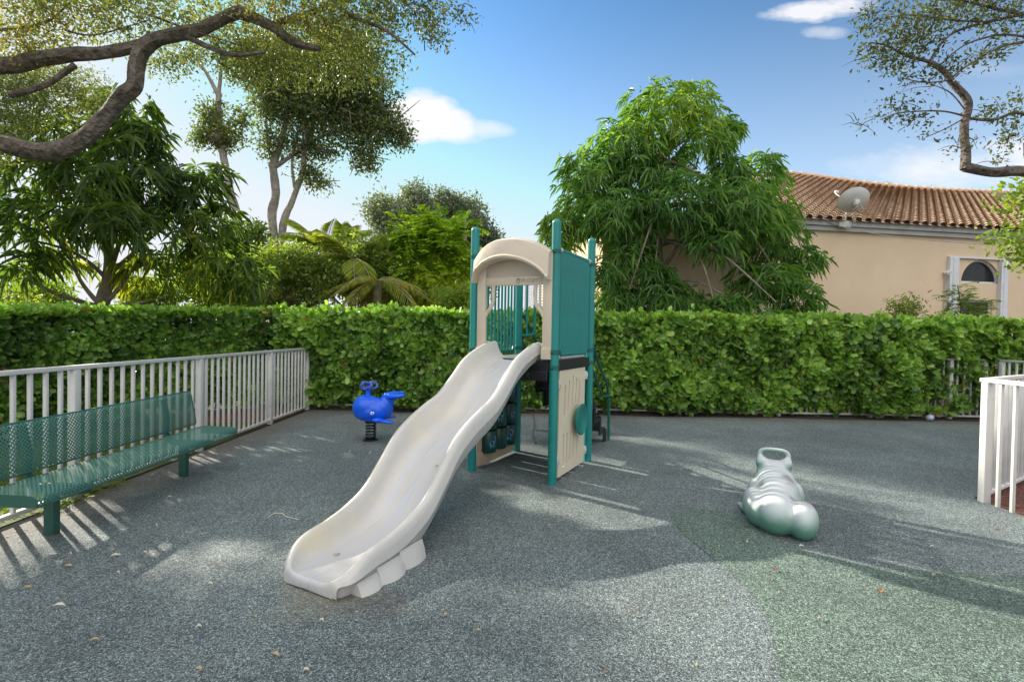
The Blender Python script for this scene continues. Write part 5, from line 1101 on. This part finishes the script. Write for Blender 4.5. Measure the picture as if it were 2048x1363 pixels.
# ============================================================ FROG
def frog():
    ax = math.atan2(-.41, .91); t = thing('frog_sculpture', 'faded green plastic frog climber crouching on the rubber ground', 'play sculpture', (2.03, 3.70, 0), ax)
    w = MB()
    def e(x, y, z, rx, ry, rz, rz_=0, rx_=0): w.ell((x, y, z), (rx, ry, rz), R=Matrix.Rotation(rz_, 3, 'Z') @ Matrix.Rotation(rx_, 3, 'X'), n=72)
    e(-.02, .20, .130, .165, .225, .170); e(0, .48, .20, .165, .30, .175, 0, .08); e(0, .45, .08, .15, .32, .08); e(0, .72, .215, .165, .15, .16)
    e(0, .93, .245, .145, .13, .135)      # head
    e(-.098, .93, .345, .056, .065, .06); e(.098, .93, .345, .056, .065, .06)
    e(-.150, .33, .118, .110, .275, .148, .12); e(.148, .13, .120, .112, .185, .145, -.05); e(.17, .33, .09, .08, .20, .10, -.05)
    for s in (-1, 1):
        e(s*.225, .50, .045, .06, .11, .042)
        for k in (-1, 0, 1): e(s*(.245+k*.033), .60, .024, .020, .065, .020, -s*.25*k)
        e(s*.165, .70, .12, .06, .08, .13); e(s*.185, .76, .05, .05, .07, .05)
        for k in (-1, 0, 1): e(s*(.19+k*.03), .84, .022, .018, .045, .02, -s*.25*k)
    w.tube(smooth_path([(-.115, .95, .34), (-.12, .96, .42), (-.09, .965, .455), (0, .97, .462), (.09, .965, .455), (.12, .96, .42), (.115, .95, .34)], 5), .024, 10)
    me = modmesh(w.mesh('body'), [('REMESH', dict(mode='VOXEL', voxel_size=.010)), ('SMOOTH', dict(factor=.6, iterations=24))])
    def ex(m, t_, L, p, co, r):
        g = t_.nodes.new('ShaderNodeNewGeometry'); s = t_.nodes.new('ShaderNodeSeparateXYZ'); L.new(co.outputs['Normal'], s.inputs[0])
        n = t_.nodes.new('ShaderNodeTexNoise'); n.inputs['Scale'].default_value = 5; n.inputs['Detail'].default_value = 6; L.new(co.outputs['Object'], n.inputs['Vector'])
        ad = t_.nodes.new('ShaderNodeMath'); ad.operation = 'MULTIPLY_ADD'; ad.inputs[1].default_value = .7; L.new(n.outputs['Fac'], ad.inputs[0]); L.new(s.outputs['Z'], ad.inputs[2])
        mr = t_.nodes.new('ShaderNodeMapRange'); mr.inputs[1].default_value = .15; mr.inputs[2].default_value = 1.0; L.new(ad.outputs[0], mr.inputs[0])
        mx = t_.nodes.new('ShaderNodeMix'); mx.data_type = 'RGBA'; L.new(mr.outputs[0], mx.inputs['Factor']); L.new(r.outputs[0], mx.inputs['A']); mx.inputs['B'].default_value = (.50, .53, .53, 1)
        # brown scuffs: on the right haunch and the middle of the back
        last = mx.outputs['Result']
        for c, rad in (((.155, .17, .25), .12), ((.08, .42, .36), .10), ((-.14, .36, .26), .08)):
            vm = t_.nodes.new('ShaderNodeVectorMath'); vm.operation = 'DISTANCE'; L.new(co.outputs['Object'], vm.inputs[0]); vm.inputs[1].default_value = c
            n3 = t_.nodes.new('ShaderNodeTexNoise'); n3.inputs['Scale'].default_value = 22; n3.inputs['Detail'].default_value = 6; L.new(co.outputs['Object'], n3.inputs['Vector'])
            a2 = t_.nodes.new('ShaderNodeMath'); a2.operation = 'MULTIPLY_ADD'; a2.inputs[1].default_value = .14; L.new(n3.outputs['Fac'], a2.inputs[0]); L.new(vm.outputs['Value'], a2.inputs[2])
            m2 = t_.nodes.new('ShaderNodeMapRange'); m2.inputs[1].default_value = rad*.6+.05; m2.inputs[2].default_value = rad+.06; m2.inputs[3].default_value = .62; m2.inputs[4].default_value = 0; L.new(a2.outputs[0], m2.inputs[0])
            m4 = t_.nodes.new('ShaderNodeMix'); m4.data_type = 'RGBA'; L.new(m2.outputs[0], m4.inputs['Factor']); L.new(last, m4.inputs['A']); m4.inputs['B'].default_value = (.17, .12, .12, 1); last = m4.outputs['Result']
        L.new(last, p.inputs['Base Color'])
    fm = mat('faded_green_plastic', (.15, .31, .24), .55, col2=(.11, .25, .19), scale=3, extra=ex, spec=.25)
    o_ = link('body', me, fm, t); me.polygons.foreach_set('use_smooth', [True]*len(me.polygons))
frog()

# ============================================================ BENCH
def bench():
    t = thing('park_bench', 'long green perforated metal bench before the left fence', 'bench', (0, 0, 0))
    def loft(name, sec, y0, y1, m, cap=True, k=2):
        w = MB(); n = len(sec); vs = []
        for y in (y0, y1): vs += [(x, y, z) for x, z in sec]
        w.add(vs, [(i, i+1, n+i+1, n+i) for i in range(n-1)]); o_ = w.obj(name, m, t)
        me = o_.data; uvl = me.uv_layers.new(name='UVMap'); cum = [0]
        for i in range(n-1): cum.append(cum[-1]+math.hypot(sec[i+1][0]-sec[i][0], sec[i+1][1]-sec[i][1]))
        for f in me.polygons:
            for li in f.loop_indices:
                vi = me.loops[li].vertex_index; uvl.data[li].uv = (me.vertices[vi].co.y, cum[vi % n])
        me.polygons.foreach_set('use_smooth', [True]*len(me.polygons)); return o_
    y0, y1 = 3.10, 5.36
    seat = [(-3.33, .425), (-3.315, .437), (-3.28, .440), (-3.0, .428), (-2.965, .422), (-2.945, .408), (-2.938, .385), (-2.942, .36)]
    so = loft('seat', seat, y0, y1, M['perfg'])
    w = MB()
    for y in (y0-.003, y1+.003): w.prism([(x, z) for x, z in seat]+[(-2.98, .352), (-3.33, .36)], -y-.004, -y+.004, Matrix.Rotation(math.pi/2, 4, 'X'))
    w.tube([(-2.942, y0, .358), (-2.942, y1, .358)], .008, 6); w.tube([(-3.333, y0, .424), (-3.333, y1, .424)], .008, 6); w.obj('rim', M['bgreen'], so)
    back = [(-3.405, .455), (-3.40, .47), (-3.41, .55), (-3.43, .66), (-3.455, .77), (-3.465, .795), (-3.480, .80)]
    bo = loft('backrest', back, y0+.02, y1+.02, M['perfg'])
    w = MB(); w.tube([(-3.405, y0+.02, .452), (-3.405, y1+.02, .452)], .008, 6); w.tube([(-3.482, y0+.02, .80), (-3.482, y1+.02, .80)], .009, 6)
    for y in (y0+.02, y1+.02): w.tube([(x, y, z) for x, z in back], .008, 6)
    w.obj('rim', M['bgreen'], bo, True)
    for y in (3.56, 5.00):
        w = MB(); w.box((-3.31, y-.03, -.01), (-3.24, y+.03, .33), bev=.005); lg = w.obj('leg', M['bgreen'], t, True)
        w = MB(); w.prism([(-3.00, .34), (-3.02, .30), (-3.2, .285), (-3.42, .33), (-3.47, .42), (-3.46, .60), (-3.50, .76), (-3.475, .765), (-3.43, .58), (-3.44, .43), (-3.38, .36), (-3.0, .36)], -y-.025, -y+.025, Matrix.Rotation(math.pi/2, 4, 'X')); w.obj('bracket', M['bgreen'], lg)
bench()

# ============================================================ LITTER
litter = [  # px, py, length, material, label
 (1762, 1186, .062, 'dryorange', 'bright orange leaf lying on the green rubber at right', 1.6), (1550, 1142, .05, 'dryorange', 'upper of two small orange leaves just below the frog', .4), (1538, 1160, .042, 'dryleaf', 'lower of two small leaves just below the frog', .4),
 (1603, 1096, .05, 'drypale', 'pale curled leaf right beside the frog rump', .3), (1495, 1087, .04, 'drypale', 'tiny pale leaf left of the frog rump', .3), (1639, 1242, .035, 'drypale', 'small pale petal on the green rubber', .8), (1865, 1097, .05, 'drypale', 'pale leaf far to the right of the frog', .3), (1868, 1155, .055, 'dryleaf', 'long pink tan leaf low at the right', .25),
 (1447, 1200, .04, 'drypale', 'small pale leaf at the edge of the green rubber', .7), (957, 1267, .045, 'dryleaf', 'tan leaf on the blue grey rubber below the slide foot', .6),
 (420, 1172, .045, 'drypale', 'rounded white petal left of the slide exit', 1.2), (498, 1174, .04, 'dryleaf', 'tan petal just left of the slide exit', .8), (397, 1259, .04, 'drypale', 'white petal left and below the slide exit', .8), (510, 1239, .04, 'dryleaf', 'small pinkish leaf left of the slide foot', .7), (643, 1246, .04, 'drypale', 'white petal just below the slide exit', .8),
 (397, 1345, .05, 'dryleaf', 'tan leaf at the bottom edge left of middle', 1.), (551, 1315, .07, 'dryleaf', 'slim tan leaf near the bottom edge below the slide', .35), (612, 1346, .04, 'drypale', 'white petal at the bottom edge below the slide', .9), (118, 1216, .085, 'drypale', 'long pale leaf at the lower left', .2), (136, 1136, .075, 'dryleaf', 'slim tan leaf lower left of the bench leg', .25),
 (230, 1115, .08, 'drypale', 'long pale leaf among the stripes of light', .2), (236, 1149, .045, 'drypale', 'short pale leaf under the stripes of light', .3), (54, 1180, .06, 'dryleaf', 'thin leaf near the left edge', .25), (189, 1286, .06, 'dryleaf', 'thin tan leaf in the lower left shade', .25), (143, 1029, .055, 'drypale', 'pale leaf beside the near bench leg', .25), (312, 1054, .04, 'drypale', 'white petal right of the bench shadow', .8),
 (140, 1112, .03, 'drypale', 'tiny white petal near the bench shadow', .9), (289, 1109, .05, 'drypale', 'slim pale leaf between the stripes of light', .25), (338, 997, .05, 'drypale', 'pale leaf right of the bench', .3), (430, 1132, .04, 'dryleaf', 'thin dry leaf left of the slide', .3), (305, 953, .04, 'drypale', 'pale bit of leaf under the bench seat', .4), (1390, 1003, .04, 'dryorange', 'tiny red leaf left of the frog', .5), (1995, 1063, .04, 'dryorange', 'orange leaf near the right fence post', .5),
 (740, 908, .05, 'drypale', 'pale leaf under the blue whale', .3), (700, 905, .04, 'drypale', 'small pale leaf left of the whale spring', .3), (1270, 1230, .035, 'dryleaf', 'small brown leaf in the bright patch at bottom middle', .6), (892, 1235, .05, 'dryleaf', 'thin leaf right of the slide foot', .2)]
for i, (px, py, L, mm, lab, wr) in enumerate(litter):
    g = gnd(px, py); w = MB(); wd_ = L*.28*(1+wr*.6)*.6; n_ = 8; a = random.uniform(-.5, .7); vs = []
    L *= .68; wd_ *= .70
    for k in range(n_+1):
        s = k/n_; ww = wd_*math.sin(math.pi*min(.97, .03+s))**.8; lift = .006+.010*math.sin(s*3)+.004*random.random()
        vs += [(L*(s-.5), -ww, lift+.004), (L*(s-.5), 0, lift-.003), (L*(s-.5), ww, lift+.004+.004*random.random())]
    fs = [(3*k+j, 3*k+j+1, 3*k+4+j, 3*k+3+j) for k in range(n_) for j in (0, 1)]; w.add(vs, fs)
    o_ = w.obj('fallen_leaf', M[mm], None, True); o_.location = (g[0], g[1], .003); o_.rotation_euler = (0, 0, a); tag(o_, lab, 'leaf', 'fallen leaves on the rubber ground')
w = MB(); w.tube(smooth_path([gnd(535, 1038)+[0, 0, .012], gnd(548, 1031)+[0, 0, .02], gnd(565, 1030)+[0, 0, .015], gnd(572, 1035)+[0, 0, .012], gnd(598, 1040)+[0, 0, .008]], 4), .0035, 5); tag(w.obj('fallen_twig', M['drypale'], None, True), 'thin crooked pale twig lying left of the slide', 'twig')
w = MB(); w.tube(smooth_path([gnd(1067, 828)+[0, 0, .02], gnd(1070, 855)+[0, 0, .03], gnd(1066, 868)+[0, 0, .03], gnd(1071, 888)+[0, 0, .01]], 4), .010, 5); w.tube([gnd(1073, 862)+[0, 0, .02], gnd(1100, 865)+[0, 0, .02]], .008, 5); tag(w.obj('fallen_branch', M['twig'], None, True), 'dark broken branch lying behind the play tower posts', 'branch')
# roots and weeds at the foot of the left fence
n = 260; P = np.column_stack([-3.68+rng.normal(0, .05, n), rng.uniform(3.85, 4.75, n), rng.uniform(0, .05, n)])
o_ = leaves('weeds', P, np.column_stack([rng.normal(.4, .8, n), rng.normal(0, 1, n), rng.uniform(0, .5, n)]), rdir(n), rng.uniform(.03, .10, n), .006, M['grass']); tag(o_, 'dry tuft of weeds and roots under the left fence beside the bench', 'weeds')
n = 420; P = np.column_stack([rng.uniform(-3.6, 8.6, n), 9.0+.16*rng.normal(size=n), np.full(n, .006)]); P2 = np.column_stack([-3.55+.10*np.abs(rng.normal(size=260)), rng.uniform(2.2, 9, 260), np.full(260, .006)]); P3 = np.column_stack([rng.uniform(-3.4, 4.3, 110), rng.uniform(2, 9, 110), np.full(110, .006)])
P = np.vstack([P, P2, P3]); n = len(P); D = np.column_stack([rng.normal(size=n), rng.normal(size=n), np.zeros(n)]); struct(leaves('leaf_crumbs', P, D, np.tile([0, 0, 1.], (n, 1))+.2*rng.normal(size=(n, 3)), rng.uniform(.012, .035, n), .009, M['crumb']), 'stuff')
# ball at the hedge foot
w = MB(); w.ell((0, 0, .06), (.065, .065, .06)); g = gnd(1772, 823); o_ = w.obj('ball', mat('blue_white_ball', (.05, .12, .42), .4, col2=(.6, .6, .65), scale=9), None, True); o_.location = (g[0], 9.18, 0); tag(o_, 'small blue and white ball at the foot of the hedge', 'ball')
